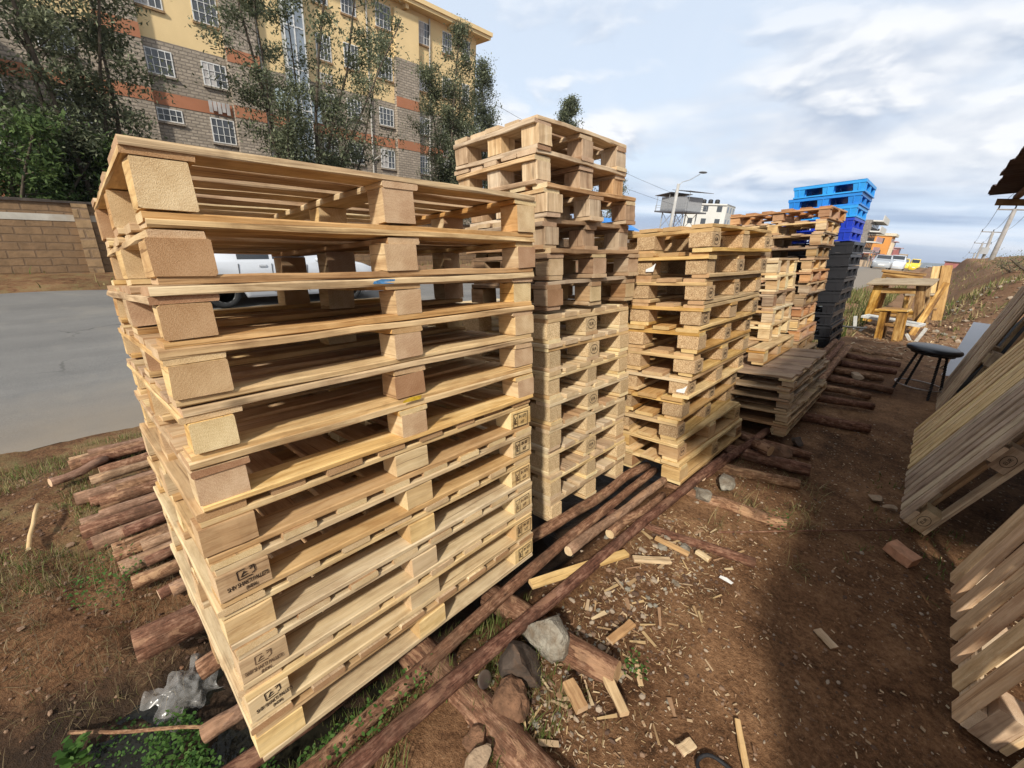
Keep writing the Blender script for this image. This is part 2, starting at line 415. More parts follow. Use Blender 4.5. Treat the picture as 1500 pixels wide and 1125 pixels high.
lowc = ramp(nt, lowb, [(.40, (2.6, 3.5, 5.0)), (.52, (4.6, 5.6, 6.9)), (.64, (6.6, 7.0, 7.6))])
cl = mix(nt, ramp(nt, elv, [(.0, (.9, .9, .9)), (.05, (.8, .8, .8)), (.13, (0, 0, 0))]), cl, lowc)
nt.links.new(cl, bg.inputs[0]); bg.inputs[1].default_value = .1

# ------------------------------------------------------------------ ground
def sm(a, b, x):
    t = max(0., min(1., (x-a)/(b-a))); return t*t*(3-2*t)
def lerp_pts(pts, y):
    if y <= pts[0][0]: return pts[0][1]
    for (a, b), (c, d) in zip(pts, pts[1:]):
        if y <= c: return b+(d-b)*(y-a)/(c-a)
    return pts[-1][1]
ROAD_R = [(-60, -5.3), (0, -5.15), (6, -4.9), (16, -3.6), (26, -2.8), (45, -2.5), (80, -3.2), (150, -5.5), (400, -12)]
ROAD_L = [(-60, -14.2), (0, -14.0), (12, -13.2), (25, -11.6), (45, -8.6), (80, -7.6), (120, -8.6), (150, -10), (400, -18)]
def far_drop(y): return -.031*max(0, y-62)
def road_z(y): return -.5+far_drop(y)
def ground_z(x, y):
    rr, rl = lerp_pts(ROAD_R, y), lerp_pts(ROAD_L, y)
    rz = road_z(y)
    fade = sm(6.0, 12.0, y)
    # cross section on our side of the road
    d = x
    base = 0.0+.12*sm(5, 9, y)*sm(-3, -.6, x)
    ditch = -.545 if y < 5 else -.545+.24*fade
    if d > -.85: z = base
    elif d > -1.30: z = base+(ditch-base)*sm(-.85, -1.30, d)
    elif d > -1.80: z = ditch
    elif d > -2.55: z = ditch+(-.31-ditch)*sm(-1.84, -2.55, d)
    else: z = -.31
    z = z*(1-fade*.35) if d < -.85 else z
    z = z+(rz-.0-z)*sm(rr+1.2, rr+.15, x)
    if x < rr: z = rz-(.06 if x < rr-.6 else .012)
    if x < rl: z = rz+.10*sm(rl, rl-.8, x)
    # dirt bank beyond the yard
    z += (1.08+.05*max(0, x-1))*sm(-.15+.02*(y-9), 1.5, x)*sm(9.5, 14.5, y)*(1-.9*sm(45, 120, y))
    z += .35*sm(1.6, 4, x)*sm(4, 9, y)
    if y > 62 and x >= rr: z += far_drop(y)
    n = mnoise.noise(Vector((x*1.1, y*1.1, 3)))*.05+mnoise.noise(Vector((x*4, y*4, 9)))*.018+mnoise.noise(Vector((x*13, y*13, 1)))*.006
    if -3.3 < x < -1.2 and y < 8: n += mnoise.noise(Vector((x*5, y*5, 20)))*.05+mnoise.noise(Vector((x*11, y*11, 27)))*.03+max(0, mnoise.noise(Vector((x*24, y*24, 2))))*.02
    if rl < x < rr: n *= 0
    elif x > -.9 and y < 9: n *= .55
    if y > 9 and x > .2: n = n*1.7+(mnoise.noise(Vector((x*.8, y*.35, 41)))*.16+mnoise.noise(Vector((x*2.4, y*.9, 43)))*.09)*sm(10, 14, y)
    return z+n
def axis_lines(segs):
    out = [segs[0][0]]
    for a, b, st in segs:
        k = max(1, round((b-a)/st))
        out += [a+(b-a)*i/k for i in range(1, k+1)]
    return out
XS = axis_lines([(-3000, -400, 400), (-400, -60, 20), (-60, -18, 2), (-18, -5.5, .5), (-5.5, -4.4, .1), (-4.4, -1.0, .05), (-1.0, 1.0, .04), (1.0, 3, .1), (3, 12, .5), (12, 60, 4), (60, 400, 20), (400, 3000, 400)])
YS = axis_lines([(-60, -6, 6), (-6, -.9, .3), (-.9, 4.0, .045), (4.0, 10, .1), (10, 20, .25), (20, 70, 1.5), (70, 200, 6), (200, 1000, 50), (1000, 6000, 500)])
gm = MB()
nx, ny = len(XS), len(YS)
for y in YS:
    for x in XS: gm.v.append(Vector((x, y, ground_z(x, y))))
for j in range(ny-1):
    for i in range(nx-1):
        a = j*nx+i
        gm.face((a, a+1, a+nx+1, a+nx), [(gm.v[q].x, gm.v[q].y) for q in (a, a+1, a+nx+1, a+nx)])
m, nt, b = newmat('yard_soil')
obc = nd(nt, 'ShaderNodeTexCoord').outputs['Object']
xyz = nd(nt, 'ShaderNodeSeparateXYZ', None, _0=obc)
big = noise_(nt, obc, 1.3, 6, .6, .4); mid = noise_(nt, obc, 7, 6, .65, .3); fine = noise_(nt, obc, 55, 5, .7); vfine = noise_(nt, obc, 230, 3, .7)
f = math_(nt, 'ADD', math_(nt, 'MULTIPLY', big, .32), math_(nt, 'ADD', math_(nt, 'MULTIPLY', mid, .3), math_(nt, 'MULTIPLY', fine, .38)))
soil = ramp(nt, f, [(.38, (.045, .024, .012)), (.47, (.145, .074, .036)), (.56, (.265, .146, .074)), (.64, (.36, .225, .125))])
spk = ramp(nt, vfine, [(.58, (0, 0, 0)), (.70, (1, 1, 1))])
soil = mix(nt, math_(nt, 'MULTIPLY', spk, .45), soil, (.42, .29, .18))
spk2 = ramp(nt, vfine, [(.30, (1, 1, 1)), (.42, (0, 0, 0))])
soil = mix(nt, math_(nt, 'MULTIPLY', spk2, .5), soil, (.03, .018, .012))
grassy = ramp(nt, math_(nt, 'ADD', math_(nt, 'MULTIPLY', mid, .6), math_(nt, 'MULTIPLY', big, .4)), [(.46, (0, 0, 0)), (.60, (1, 1, 1))])
gx = math_(nt, 'MULTIPLY', math_(nt, 'LESS_THAN', xyz.outputs[0], -2.9), .55)
gy = math_(nt, 'MULTIPLY', math_(nt, 'GREATER_THAN', xyz.outputs[1], 9.5), .3)
pud = ramp(nt, noise_(nt, obc, .8, 5, .6, .8), [(.42, (.62, .56, .52)), (.58, (1.1, 1.08, 1.05))])
soil = mix(nt, .8, soil, pud, 'MULTIPLY')
bankc = nd(nt, 'ShaderNodeMapRange', None, _0=xyz.outputs[1], _1=8.5, _2=10.5).outputs[0]
soil = mix(nt, math_(nt, 'MULTIPLY', bankc, .55), soil, (.26, .145, .085))
gfac = math_(nt, 'MULTIPLY', math_(nt, 'MAXIMUM', gx, gy), grassy)
soil = mix(nt, gfac, soil, (.115, .115, .05))
sc2 = ramp(nt, math_(nt, 'ADD', math_(nt, 'MULTIPLY', xyz.outputs[0], -1), 0), [(0, (0, 0, 0)), (1, (1, 1, 1))])
wet = nd(nt, 'ShaderNodeMapRange', None, _0=math_(nt, 'ADD', xyz.outputs[2], math_(nt, 'MULTIPLY', math_(nt, 'SUBTRACT', mid, .5), .12)), _1=-.37, _2=-.50)
wet = math_(nt, 'MULTIPLY', wet.outputs[0], math_(nt, 'GREATER_THAN', xyz.outputs[0], -2.7))
wet = math_(nt, 'MULTIPLY', wet, math_(nt, 'LESS_THAN', xyz.outputs[1], 9))
soil = mix(nt, math_(nt, 'MULTIPLY', wet, .85), soil, (.022, .016, .011))
fard = nd(nt, 'ShaderNodeMapRange', None, _0=xyz.outputs[1], _1=70.0, _2=160.0)
soil = mix(nt, fard.outputs[0], soil, (.10, .12, .06))
nt.links.new(soil, b.inputs['Base Color']); nt.links.new(math_(nt, 'SUBTRACT', .95, math_(nt, 'MULTIPLY', wet, .5)), b.inputs['Roughness']); b.inputs['Specular IOR Level'].default_value = .15
bump(nt, b, math_(nt, 'ADD', math_(nt, 'MULTIPLY', mid, .5), math_(nt, 'ADD', fine, math_(nt, 'MULTIPLY', vfine, .4))), .8, .02)
M['soil'] = m
tag(gm.build('ground', m, smooth=True), kind='structure')

# road sheet
rm = MB(); RY = axis_lines([(-60, -4, 4), (-4, 12, .15), (12, 60, 1), (60, 400, 10)])
for y in RY:
    rr, rl = lerp_pts(ROAD_R, y), lerp_pts(ROAD_L, y)
    jr = mnoise.noise(Vector((y*.9, 0, 5)))*.22+mnoise.noise(Vector((y*3.1, 0, 5)))*.10; jl = mnoise.noise(Vector((y*.9, 8, 5)))*.16
    for k in range(5):
        t = k/4; rm.v.append(Vector((rl+jl+(rr+jr-rl-jl)*t, y, road_z(y)+.05*(1-(2*t-1)**2))))
for j in range(len(RY)-1):
    for k in range(4):
        a = j*5+k; rm.face((a, a+1, a+6, a+5), [(0, 0)]*4)
m, nt, b = newmat('asphalt')
obc = nd(nt, 'ShaderNodeTexCoord').outputs['Object']
n1 = noise_(nt, vecmul(nt, obc, (1.2, .12, 1)), 1.0, 5, .6); n2 = noise_(nt, obc, 60, 3, .7); n3 = noise_(nt, obc, 2.2, 5, .6)
c = ramp(nt, math_(nt, 'ADD', math_(nt, 'MULTIPLY', n1, .6), math_(nt, 'MULTIPLY', n3, .4)), [(.35, (.110, .106, .099)), (.65, (.160, .153, .141))])
c = mix(nt, ramp(nt, n2, [(.4, (0, 0, 0)), (.75, (.4, .4, .4))]), c, (.22, .215, .205))
xr = nd(nt, 'ShaderNodeSeparateXYZ', None, _0=obc).outputs[0]
dust = nd(nt, 'ShaderNodeMapRange', None, _0=math_(nt, 'ADD', xr, math_(nt, 'MULTIPLY', n3, 1.6)), _1=-6.0, _2=-4.0)
sp_ = noise_(nt, obc, 170, 2, .7)
c = mix(nt, ramp(nt, sp_, [(.55, (0, 0, 0)), (.72, (.7, .7, .7))]), c, (.30, .29, .27))
c = mix(nt, ramp(nt, sp_, [(.30, (.7, .7, .7)), (.44, (0, 0, 0))]), c, (.05, .05, .05))
vc = nd(nt, 'ShaderNodeTexVoronoi', {'feature': 'DISTANCE_TO_EDGE'}, Vector=nd(nt, 'ShaderNodeVectorMath', {'operation': 'ADD'}, _0=obc, _1=vecmul(nt, nd(nt, 'ShaderNodeTexNoise', None, Vector=obc, Scale=2.0, Detail=4.0).outputs['Color'], (.7, .7, 0))).outputs[0], Scale=.55)
crk = math_(nt, 'MULTIPLY', ramp(nt, vc.outputs['Distance'], [(.004, (1, 1, 1)), (.014, (0, 0, 0))]), ramp(nt, noise_(nt, obc, .5, 3), [(.5, (0, 0, 0)), (.6, (1, 1, 1))]))
c = mix(nt, math_(nt, 'MULTIPLY', crk, .7), c, (.04, .038, .035))
pt = ramp(nt, noise_(nt, obc, .7, 7, .65, .6), [(.50, (0, 0, 0)), (.62, (.5, .5, .5))])
c = mix(nt, pt, c, (.20, .185, .16))
tr_k = ramp(nt, noise_(nt, vecmul(nt, obc, (1.6, .05, 1)), 1.0, 2, .5), [(.42, (.72, .72, .73)), (.55, (1, 1, 1))])
c = mix(nt, .45, c, tr_k, 'MULTIPLY')
c = mix(nt, math_(nt, 'MULTIPLY', dust.outputs[0], .85), c, (.20, .16, .115))
nt.links.new(c, b.inputs['Base Color']); b.inputs['Roughness'].default_value = .8
bump(nt, b, n2, .4, .006)
tag(rm.build('road', m, smooth=True), kind='structure')

# stagnant water in the ditch
wm_ = MB(); wm_.quad([(-2.2, -3, -.535), (-1.1, -3, -.535), (-1.1, .9, -.535), (-2.2, .9, -.535)])
m, nt, b = newmat('ditch_water'); b.inputs['Base Color'].default_value = (.014, .013, .009, 1); b.inputs['Roughness'].default_value = .1; b.inputs['Specular IOR Level'].default_value = .2
obc = nd(nt, 'ShaderNodeTexCoord').outputs['Object']
bump(nt, b, noise_(nt, obc, 16, 5), .35, .03)
tag(wm_.build('water', m), kind='structure')

# far hills
hm = MB(); HN = 60
for k, (hy, hgt, hs) in enumerate(((3000, -.0215, 0), (3700, -.0165, 4))):
    b0 = len(hm.v)
    for i in range(HN+1):
        x = -3200+6400*i/HN
        top = hy*hgt+mnoise.noise(Vector((x*.0016+hs, k, 2)))*12+mnoise.noise(Vector((x*.006, k, 7)))*3
        hm.v += [Vector((x, hy-700, -140)), Vector((x, hy, top)), Vector((x, hy+900, -140))]
    for i in range(HN):
        a = b0+3*i
        hm.face((a, a+3, a+4, a+1), [(0, 0)]*4); hm.face((a+1, a+4, a+5, a+2), [(0, 0)]*4)
tag(hm.build('hills', flat('hill_scrub', (.07, .085, .06), .95, nscale=.01, bumpk=0), smooth=True), kind='structure')
# ------------------------------------------------------------------ pallets
TILT = Matrix(((0.99064576, 0, -0.13645868, 0), (0.00083502, 0.99998128, 0.00606194, 0), (0.13645612, -0.00611918, 0.99062722, 0), (0, 0, 0, 1)))
ZB = -1.40325
def SM(x, y, z, yaw=0):      # stack frame (the stacks lean back towards the ditch); z counts up from the poles
    return Matrix.Translation((0, 0, CAMZ)) @ TILT @ Matrix.Translation((x, y, ZB+z)) @ Matrix.Rotation(R(yaw), 4, 'Z')

def stamp_shiv(block, xf, yc, zc, faded=False, tilt=0):
    """burnt-in maker's mark on the +X face of a block"""
    FR = Matrix(((0, 0, 1, xf+.0006), (1, 0, 0, yc), (0, 1, 0, zc), (0, 0, 0, 1)))
    FR = FR @ Matrix.Rotation(R(tilt), 4, 'Z'); ink = M['ink_faded'] if faded else M['ink']
    bits = [("SHIV SHAKTI PALLETS", .0175, 0, -.010), ("(INDIA)", .014, .004, -.0265)]
    for s, sz, dx, dy in bits:
        me = text_mesh(s, sz, .0003, spacing=.92); me.materials.append(ink)
        o = bpy.data.objects.new('stamp', me); COL.objects.link(o); o.parent = block
        o.matrix_local = FR @ Matrix.Translation((dx, dy, 0)) @ Matrix.Diagonal((.62, 1, 1, 1))
    mb = MB()
    def ln(a, b, w=.0022):
        a, b = Vector(a), Vector(b); d = (b-a).normalized(); n = Vector((-d.y, d.x))*w/2
        mb.quad([(a.x-n.x, a.y-n.y, 0), (b.x-n.x, b.y-n.y, 0), (b.x+n.x, b.y+n.y, 0), (a.x+n.x, a.y+n.y, 0)])
    for a, b in (((-.02, .004), (-.02, .030)), ((-.02, .030), (-.002, .030)), ((-.02, .004), (.012, .004)), ((-.013, .010), (-.004, .024)), ((-.013, .010), (.002, .013)), ((-.010, .017), (.001, .020)),
                 ((.008, .030), (.02, .030)), ((.02, .030), (.02, .012)), ((.02, .012), (.012, .008)), ((.009, .022), (.017, .027))):
        ln(a, b, .003)
    o = mb.build('emblem', ink, block); o.matrix_local = FR
def stamp_code(block, xf, yc, zc, k=0):
    FR = Matrix(((0, 0, 1, xf+.0006), (1, 0, 0, yc+.006*((k*7) % 3-1)), (0, 1, 0, zc+.004*((k*5) % 3-1)), (0, 0, 0, 1))) @ Matrix.Rotation(R((k*37) % 7-3), 4, 'Z')
    ink = M['ink_faded'] if k in (2, 3) else M['ink']
    mb = MB()
    x0, x1, y0, y1, wd = -.046, .046, -.031, .031, .0028
    mb.quad([(x0, y0, 0), (x1, y0, 0), (x1, y0+wd, 0), (x0, y0+wd, 0)]); mb.quad([(x0, y1-wd, 0), (x1, y1-wd, 0), (x1, y1, 0), (x0, y1, 0)])
    for xx in (x0, x0+.026, x1-wd): mb.quad([(xx, y0, .0001), (xx+wd, y0, .0001), (xx+wd, y1, .0001), (xx, y1, .0001)])
    o = mb.build('stamp_frame', ink, block); o.matrix_local = FR
    for s, sz, dx, dy, rz in (("IPPC", .022, x0+.0145, 0, 90), (("IN 073", "IN 07", "IN 073")[k % 3], .021, .013, .013, 0), ("HT", .022, .013, -.014, 0)):
        me = text_mesh(s, sz, .0003); me.materials.append(ink)
        o = bpy.data.objects.new('stamp', me); COL.objects.link(o); o.parent = block
        o.matrix_local = FR @ Matrix.Translation((dx, dy, 0)) @ Matrix.Rotation(R(rz), 4, 'Z') @ Matrix.Diagonal((.82, 1, 1, 1))
def stamp_round(block, face, p):
    """round burnt mark (EUR-style oval) on the given face"""
    if face == 'X': FR = Matrix(((0, 0, 1, p[0]+.0006), (1, 0, 0, p[1]), (0, 1, 0, p[2]), (0, 0, 0, 1)))
    else: FR = Matrix(((-1, 0, 0, p[0]), (0, 0, 1, p[1]+.0008), (0, 1, 0, p[2]), (0, 0, 0, 1)))
    mb = MB(); n = 20
    for i in range(n):
        a, c = 6.2832*i/n, 6.2832*(i+1)/n
        mb.quad([(.038*math.cos(a), .028*math.sin(a), 0), (.038*math.cos(c), .028*math.sin(c), 0), (.035*math.cos(c), .025*math.sin(c), 0), (.035*math.cos(a), .025*math.sin(a), 0)])
    o = mb.build('stamp_ring', M['ink'], block); o.matrix_local = FR
    me = text_mesh("EUR", .024, .0003); me.materials.append(M['ink'])
    o = bpy.data.objects.new('stamp', me); COL.objects.link(o); o.parent = block; o.matrix_local = FR

def pallet(mat, LX, LY, deck, bot, wood_key, label, group, name='wooden_pallet', blk_key=None, nd_=7, bw=.1, t=.02, hb=.08, blk=(.1, .145),
           nbot=3, botw=.1, blk_axis=0, jit=.004, marks=None, warp=.003, skip_block=None, rough=.0006, bot_inset=False, strw=.1, wane=.0, deck_end=None):
    root = empty(name, mat); tag(root, label, 'pallet', group)
    W = [M[wood_key], M[wood_key+'_e']]
    bk = blk_key or wood_key
    BW = [M[bk], M.get(bk+'_e', M[bk])]
    z1, z2, z3 = t, t+hb, 2*t+hb
    J = lambda k=1.0: rnd.uniform(-1, 1)*jit*k
    # bottom boards
    cr = LY if bot == 'X' else LX
    for k in range(nbot):
        c = botw/2+(cr-botw)*k/(nbot-1)
        mb = MB(); bwid = botw*(1.0 if k != 1 else 1.2)
        if bot == 'X': mb.plank(-LX+J(), J(), c-bwid/2+J(), c+bwid/2+J(), 0, t, 0, ch=.003, seg=6, warp=warp*.7, rough=rough)
        else: mb.plank(-c-bwid/2+J(), -c+bwid/2+J(), J(), LY+J(), 0, t, 1, ch=.003, seg=6, warp=warp*.7, rough=rough)
        mb.build('bottom_board', W, root)
    # blocks
    blocks = {}
    bx, by = blk
    for i in range(3):
        for j in range(3):
            if skip_block and (i, j) in skip_block: continue
            cx_ = -(bx/2+(LX-bx)*i/2)+J(1.5); cy_ = by/2+(LY-by)*j/2+J(2.5 if j == 1 else .9)
            if i == 0 : cx_ = -bx/2+J(.8)
            mb = MB(); ax = blk_axis if isinstance(blk_axis, int) else blk_axis[(i+j) % len(blk_axis)]
            wj, hj = rnd.uniform(-.006, .006), rnd.uniform(-.004, .004)
            mb.plank(cx_-bx/2-hj, cx_+bx/2+hj, cy_-by/2-wj, cy_+by/2+wj, z1+.001, z2-.001, ax, ch=.0028, seg=3, warp=.0018, rough=rough)
            blocks[(i, j)] = (mb.build('block', BW, root), cx_+bx/2+hj+.0015, cy_)
    # stringer boards, across the deck
    cr = LX if deck == 'Y' else LY
    for k in range(3):
        mb = MB()
        if deck == 'Y':
            c = strw/2+(LY-strw)*k/2
            wd = strw*rnd.uniform(.95, 1.15)
            mb.plank(-LX+J(), J(.6), c-wd/2+J(), c+wd/2+J(), z2, z3, 0, ch=.003, seg=6, warp=warp*.6, rough=rough)
        else:
            c = strw/2+(LX-strw)*k/2
            mb.plank(-c-strw/2+J(), -c+strw/2+J(), J(), LY+J(), z2, z3, 1, ch=.003, seg=6, warp=warp*.6, rough=rough)
        mb.build('stringer', W, root)
    # deck boards
    mb = MB(); cr = LX if deck == 'Y' else LY
    for k in range(nd_):
        c = bw/2+(cr-bw)*k/(nd_-1)
        wd = bw*rnd.uniform(.9, 1.08) if k not in (0, nd_-1) else bw*rnd.uniform(.98, 1.12)
        tz = rnd.uniform(-.0015, .0025)
        if deck == 'Y': mb.plank(-c-wd/2+J(), -c+wd/2+J(), J(1.5), LY+J(1.5), z3, z3+t+tz, 1, ch=.003, seg=8, warp=warp, rough=rough)
        else: mb.plank(-LX+J(1.5), J(1.5), c-wd/2+J(), c+wd/2+J(), z3, z3+t+tz, 0, ch=.003, seg=8, warp=warp, rough=rough)
    mb.build('deck', W, root)
    if marks: marks(blocks, z1, hb)
    return root

ORD = ['topmost', 'second from the top', 'third from the top', 'fourth from the top', 'fifth from the top', 'sixth from the top', 'seventh from the top', 'eighth from the top', 'ninth from the top', 'tenth from the top', 'eleventh from the top', 'twelfth from the top', 'thirteenth from the top', 'fourteenth from the top', 'fifteenth from the top']

# --- nearest stack: six with thick end-grain blocks over six pale stamped ones
S1X, S1Y = -1.168, .085
note = ['open slats seen from below against the buildings', 'pale block in the middle', 'brown end-grain corner block', 'ridged orange-tan corner block', 'pale square corner block', 'cracked tan corner block']
U = [(.036, .9, 'tan'), (.034, 1.2, 'tan'), (.022, 1.3, 'tan'), (.017, 1.2, 'tan'), (.020, 1.4, 'tan'), (.015, 1.2, 'tan')]
for k in range(6):
    dy, yaw, wk = U[k]
    z = (1.527, 1.391, 1.258, 1.123, .989, .856)[k]
    r = pallet(SM(S1X, S1Y+dy, z, yaw), 1.0, 1.218, 'Y', 'Y', wk, '%s in the nearest stack, %s' % (ORD[k], note[k]), 'pallets in the nearest tall stack',
           nd_=7, bw=.105, t=.018, hb=(.098, .080, .077, .079, .078, .077)[k], blk=(.088, .104), blk_axis=0, jit=.006, warp=.006, rough=.0021, strw=.11)
    if k in (2, 4):      # dabs of paint on the front edge
        mb = MB(); zz0 = (2*.018+(.077, .078)[k == 4]) if k == 2 else .002
        y0_ = .50 if k == 2 else .56
        mb.quad([(.008, y0_, zz0+.004), (.008, y0_+.07, zz0+.002), (.008, y0_+.075, zz0+.015), (.008, y0_+.03, zz0+.017), (.008, y0_+.005, zz0+.011)])
        mb.build('paint_mark', flat('paint_blue' if k == 2 else 'paint_yellow', (.08, .22, .42) if k == 2 else (.62, .40, .03), .7, nscale=60, namt=.5), r)
for k in range(6):
    z = .72-.1365*k-.0005
    has = k in (1, 3, 4)
    def mk(blocks, z1, hb, k=k, has=has):
        b, xf, yc = blocks[(0, 2)]; stamp_code(b, xf, yc, z1+hb/2, k)
        if has:
            b, xf, yc = blocks[(0, 0)]; stamp_shiv(b, xf, yc+(.006, .006, 0, -.004, .010)[k], z1+hb/2+(.0, .002, 0, -.003, .004)[k], k == 3, (0, 2, 0, -3, 4)[k])
    nt_ = ['plain pale corner block', 'clear stamp on its corner block', 'unstamped block between stamped ones', 'smudged maker stamp on darker grain', 'small dark stamp', 'plain corner block resting on the poles'][k]
    pallet(SM(S1X+.006*(k % 2)-.004, S1Y+(.010 if k % 2 else .003), z, 1.5+.25*(k % 2)), 1.0, 1.212, 'X', 'Y', 'pine', '%s in the nearest stack, %s' % (ORD[6+k], nt_), 'pallets in the nearest tall stack',
           nd_=8, bw=.10, t=.0195, hb=.0785, blk=(.088, .116), blk_axis=1, jit=.0045, warp=.003, rough=.0012, marks=mk)

# --- second stack: six weathered ones over eight pale ones
S2X, S2Y = -1.352, 1.617
off = [(-.02, -.012, 1), (-.035, -.004, .5), (.02, .0, -1.5), (.005, .0, 1), (.03, .01, -2.5), (.035, -.005, -1)]
wk = ['weathered', 'weathered', 'weathered', 'old', 'old', 'old']
nn = ['reddish tops against the sky', 'tan, with a crack in its corner block', 'with a bright white corner block', 'dull brown, with a shifted deck', 'grey-brown, with a gap showing the road', 'grey-brown, sitting on the pale ones']
for k in range(6):
    z = 2.06-.1465*(k+1)+.02
    dx, dy, yaw = off[k]
    pallet(SM(S2X-.03+dx, S2Y+dy-.005, z, yaw), .58, .80, 'Y', 'X', wk[k], '%s in the second stack, %s' % (ORD[k], nn[k]), 'pallets in the second stack',
           nd_=5, bw=.1, t=.021, hb=.083, blk=(.10, .11), blk_axis=2 if k < 4 else 0, jit=.008, warp=.006, rough=.0014)
for k in range(8):
    z = 1.18-.1475*(k+1)
    pallet(SM(S2X+rnd.uniform(-.008, .008), S2Y+rnd.uniform(-.006, .006), z, rnd.uniform(-.5, .5)), 1.2, .79, 'X', 'X', 'pale', '%s in the second stack, pale with notched deck ends%s' % (ORD[6+k], ['', '', '', '', ', greyish front edge', '', '', ', lowest'][k] if k else ''), 'pallets in the second stack',
           blk_key='chip_light', nd_=6, bw=.105, t=.021, hb=.0835, blk=(.145, .10), jit=.004, warp=.002,
           marks=(lambda b, z1, hb: stamp_round(b[(0, 1)][0], 'X', (b[(0, 1)][1], b[(0, 1)][2], z1+hb/2))) if k in (0, 1, 3, 5) else None)

# --- third stack: amber pallets with pressed-chip blocks, slightly staggered
S3 = [(-.932, 3.43, 1.553), (-.936, 3.42, 1.412), (-.941, 3.46, 1.267), (-.946, 3.476, 1.129), (-.958, 3.50, .995), (-.970, 3.566, .854), (-.992, 3.595, .702), (-1.02, 3.686, .531), (-1.04, 3.73, .39), (-1.028, 3.80, .233), (-.999, 3.80, .082)]
n3_ = ['loose deck boards against the sky', 'white paper scrap on its end block', 'white tag inside the gap', 'scorched dark edges', 'stamped corner block', 'split cross board', 'whiter corner block with torn paper', 'round mark on the corner block', 'clean amber corner', 'wider than the ones above it', 'lowest, resting on the poles']
for k, (x, yf, z) in enumerate(S3):
    z = 1.613-.1466*(k+1)+.006
    wk = 'amber' if k not in (6, 9, 10) else 'pine'
    yaw = (-2, -1, 0, 0, 1, .5, 1, 1.5, 2, -1.5, -1)[k]
    def mk(blocks, z1, hb, k=k):
        for j in range(3):
            b, xf, yc = blocks[(0, j)]
            if (k+j) % 3 != 1: stamp_round(b, 'X', (xf, yc, z1+hb/2))
    r = pallet(SM(x, 2.515, z, yaw), .8, 1.02+.012*k, 'Y', 'Y', wk, '%s in the third stack, %s' % (ORD[k], n3_[k]), 'pallets in the third stack',
           blk_key='chip' if k < 9 else 'amber', nd_=5, bw=.125, t=.0215, hb=.081, blk=(.125, .125), blk_axis=0, jit=.009, warp=.005, rough=.0012, marks=mk)
    if k in (1, 6):
        mb = MB(); mb.quad([(-.02, 0, 0), (.03, 0, 0), (.045, 0, .05), (.02, 0, .03), (-.02, 0, .015)])
        o = mb.build('paper_scrap', flat('white_paper', (.75, .75, .74), .8, nscale=30, namt=.1), r); o.location = (-.36 if k == 1 else -.05, -.004, .04)

# --- low pile of dark brown pallets with boards across
bz = [0, .105, .21, .30, .395]
for k in range(5):
    kk = 4-k
    pallet(SM(-.70+(0, .005, -.012, .01, -.005)[kk]-.02*(kk == 3), 3.86+(0.0, .01, .03, 0.02, .06)[kk], bz[kk], (0, -1, .8, -1.5, .5)[kk]), 1.0, 1.46, 'X', 'Y', 'old',
           '%s in the low dark brown pile, %s' % (ORD[k], ['wide deck of grey-brown planks', 'with a timber end sticking out', 'with a long pale edge plank', 'thin and sagging', 'lowest, nearly on the soil'][k]), 'pallets in the low brown pile',
           nd_=9, bw=.15, t=.018, hb=.042, blk=(.09, .10), jit=.012, warp=.006, rough=.0016)
# single amber pallet lying on that deck, and five small pale ones behind it
pallet(SM(-1.0, 4.17, .512, 0), .8, 1.05, 'Y', 'Y', 'amber', 'single amber pallet lying on the low brown pile, dark square corner block', 'pallets resting on the brown pile', blk_key='old', nd_=5, bw=.13, t=.021, hb=.082, blk=(.13, .13), jit=.006)
n4 = ['topmost', 'second from the top', 'third from the top, darker brown', 'fourth from the top', 'lowest']
for k in range(5):
    kk = 4-k
    pallet(SM(-1.085-.006*kk+.01*(kk % 2), 4.6+.02*kk, .66+.155*kk, (0, .6, -.8, .5, 0)[kk]), .8, .76, 'Y', 'X', 'pale' if k != 2 else 'old',
           '%s small square-gapped pallet behind the third stack' % n4[k] if k != 2 else 'third small square-gapped pallet behind the third stack, darker than its neighbours', 'small pallets behind the third stack', nd_=6, bw=.1, t=.022, hb=.09, blk=(.10, .10), jit=.006)

# --- tall reddish brown stack before the plastic one
for k in range(14):
    z = 2.01-.1436*(k+1)
    x = -1.016+(.0, -.02, -.04, -.07, -.09, -.10, -.10, -.12, -.13, -.15, -.12, -.12, -.1, -.1)[k]
    pallet(SM(x, 6.2+rnd.uniform(-.02, .02), z, rnd.uniform(-1.5, 1.5)), 1.08, 1.0, 'Y', 'Y', ('red', 'tan', 'old', 'brown', 'tan', 'red', 'old', 'brown', 'red', 'tan', 'red', 'brown', 'old', 'tan')[k],
           '%s in the reddish stack before the plastic pallets' % ORD[k], 'pallets in the tall reddish stack', nd_=6, bw=.11, t=.021, hb=.08, blk=(.11, .12), jit=.012, warp=.006)

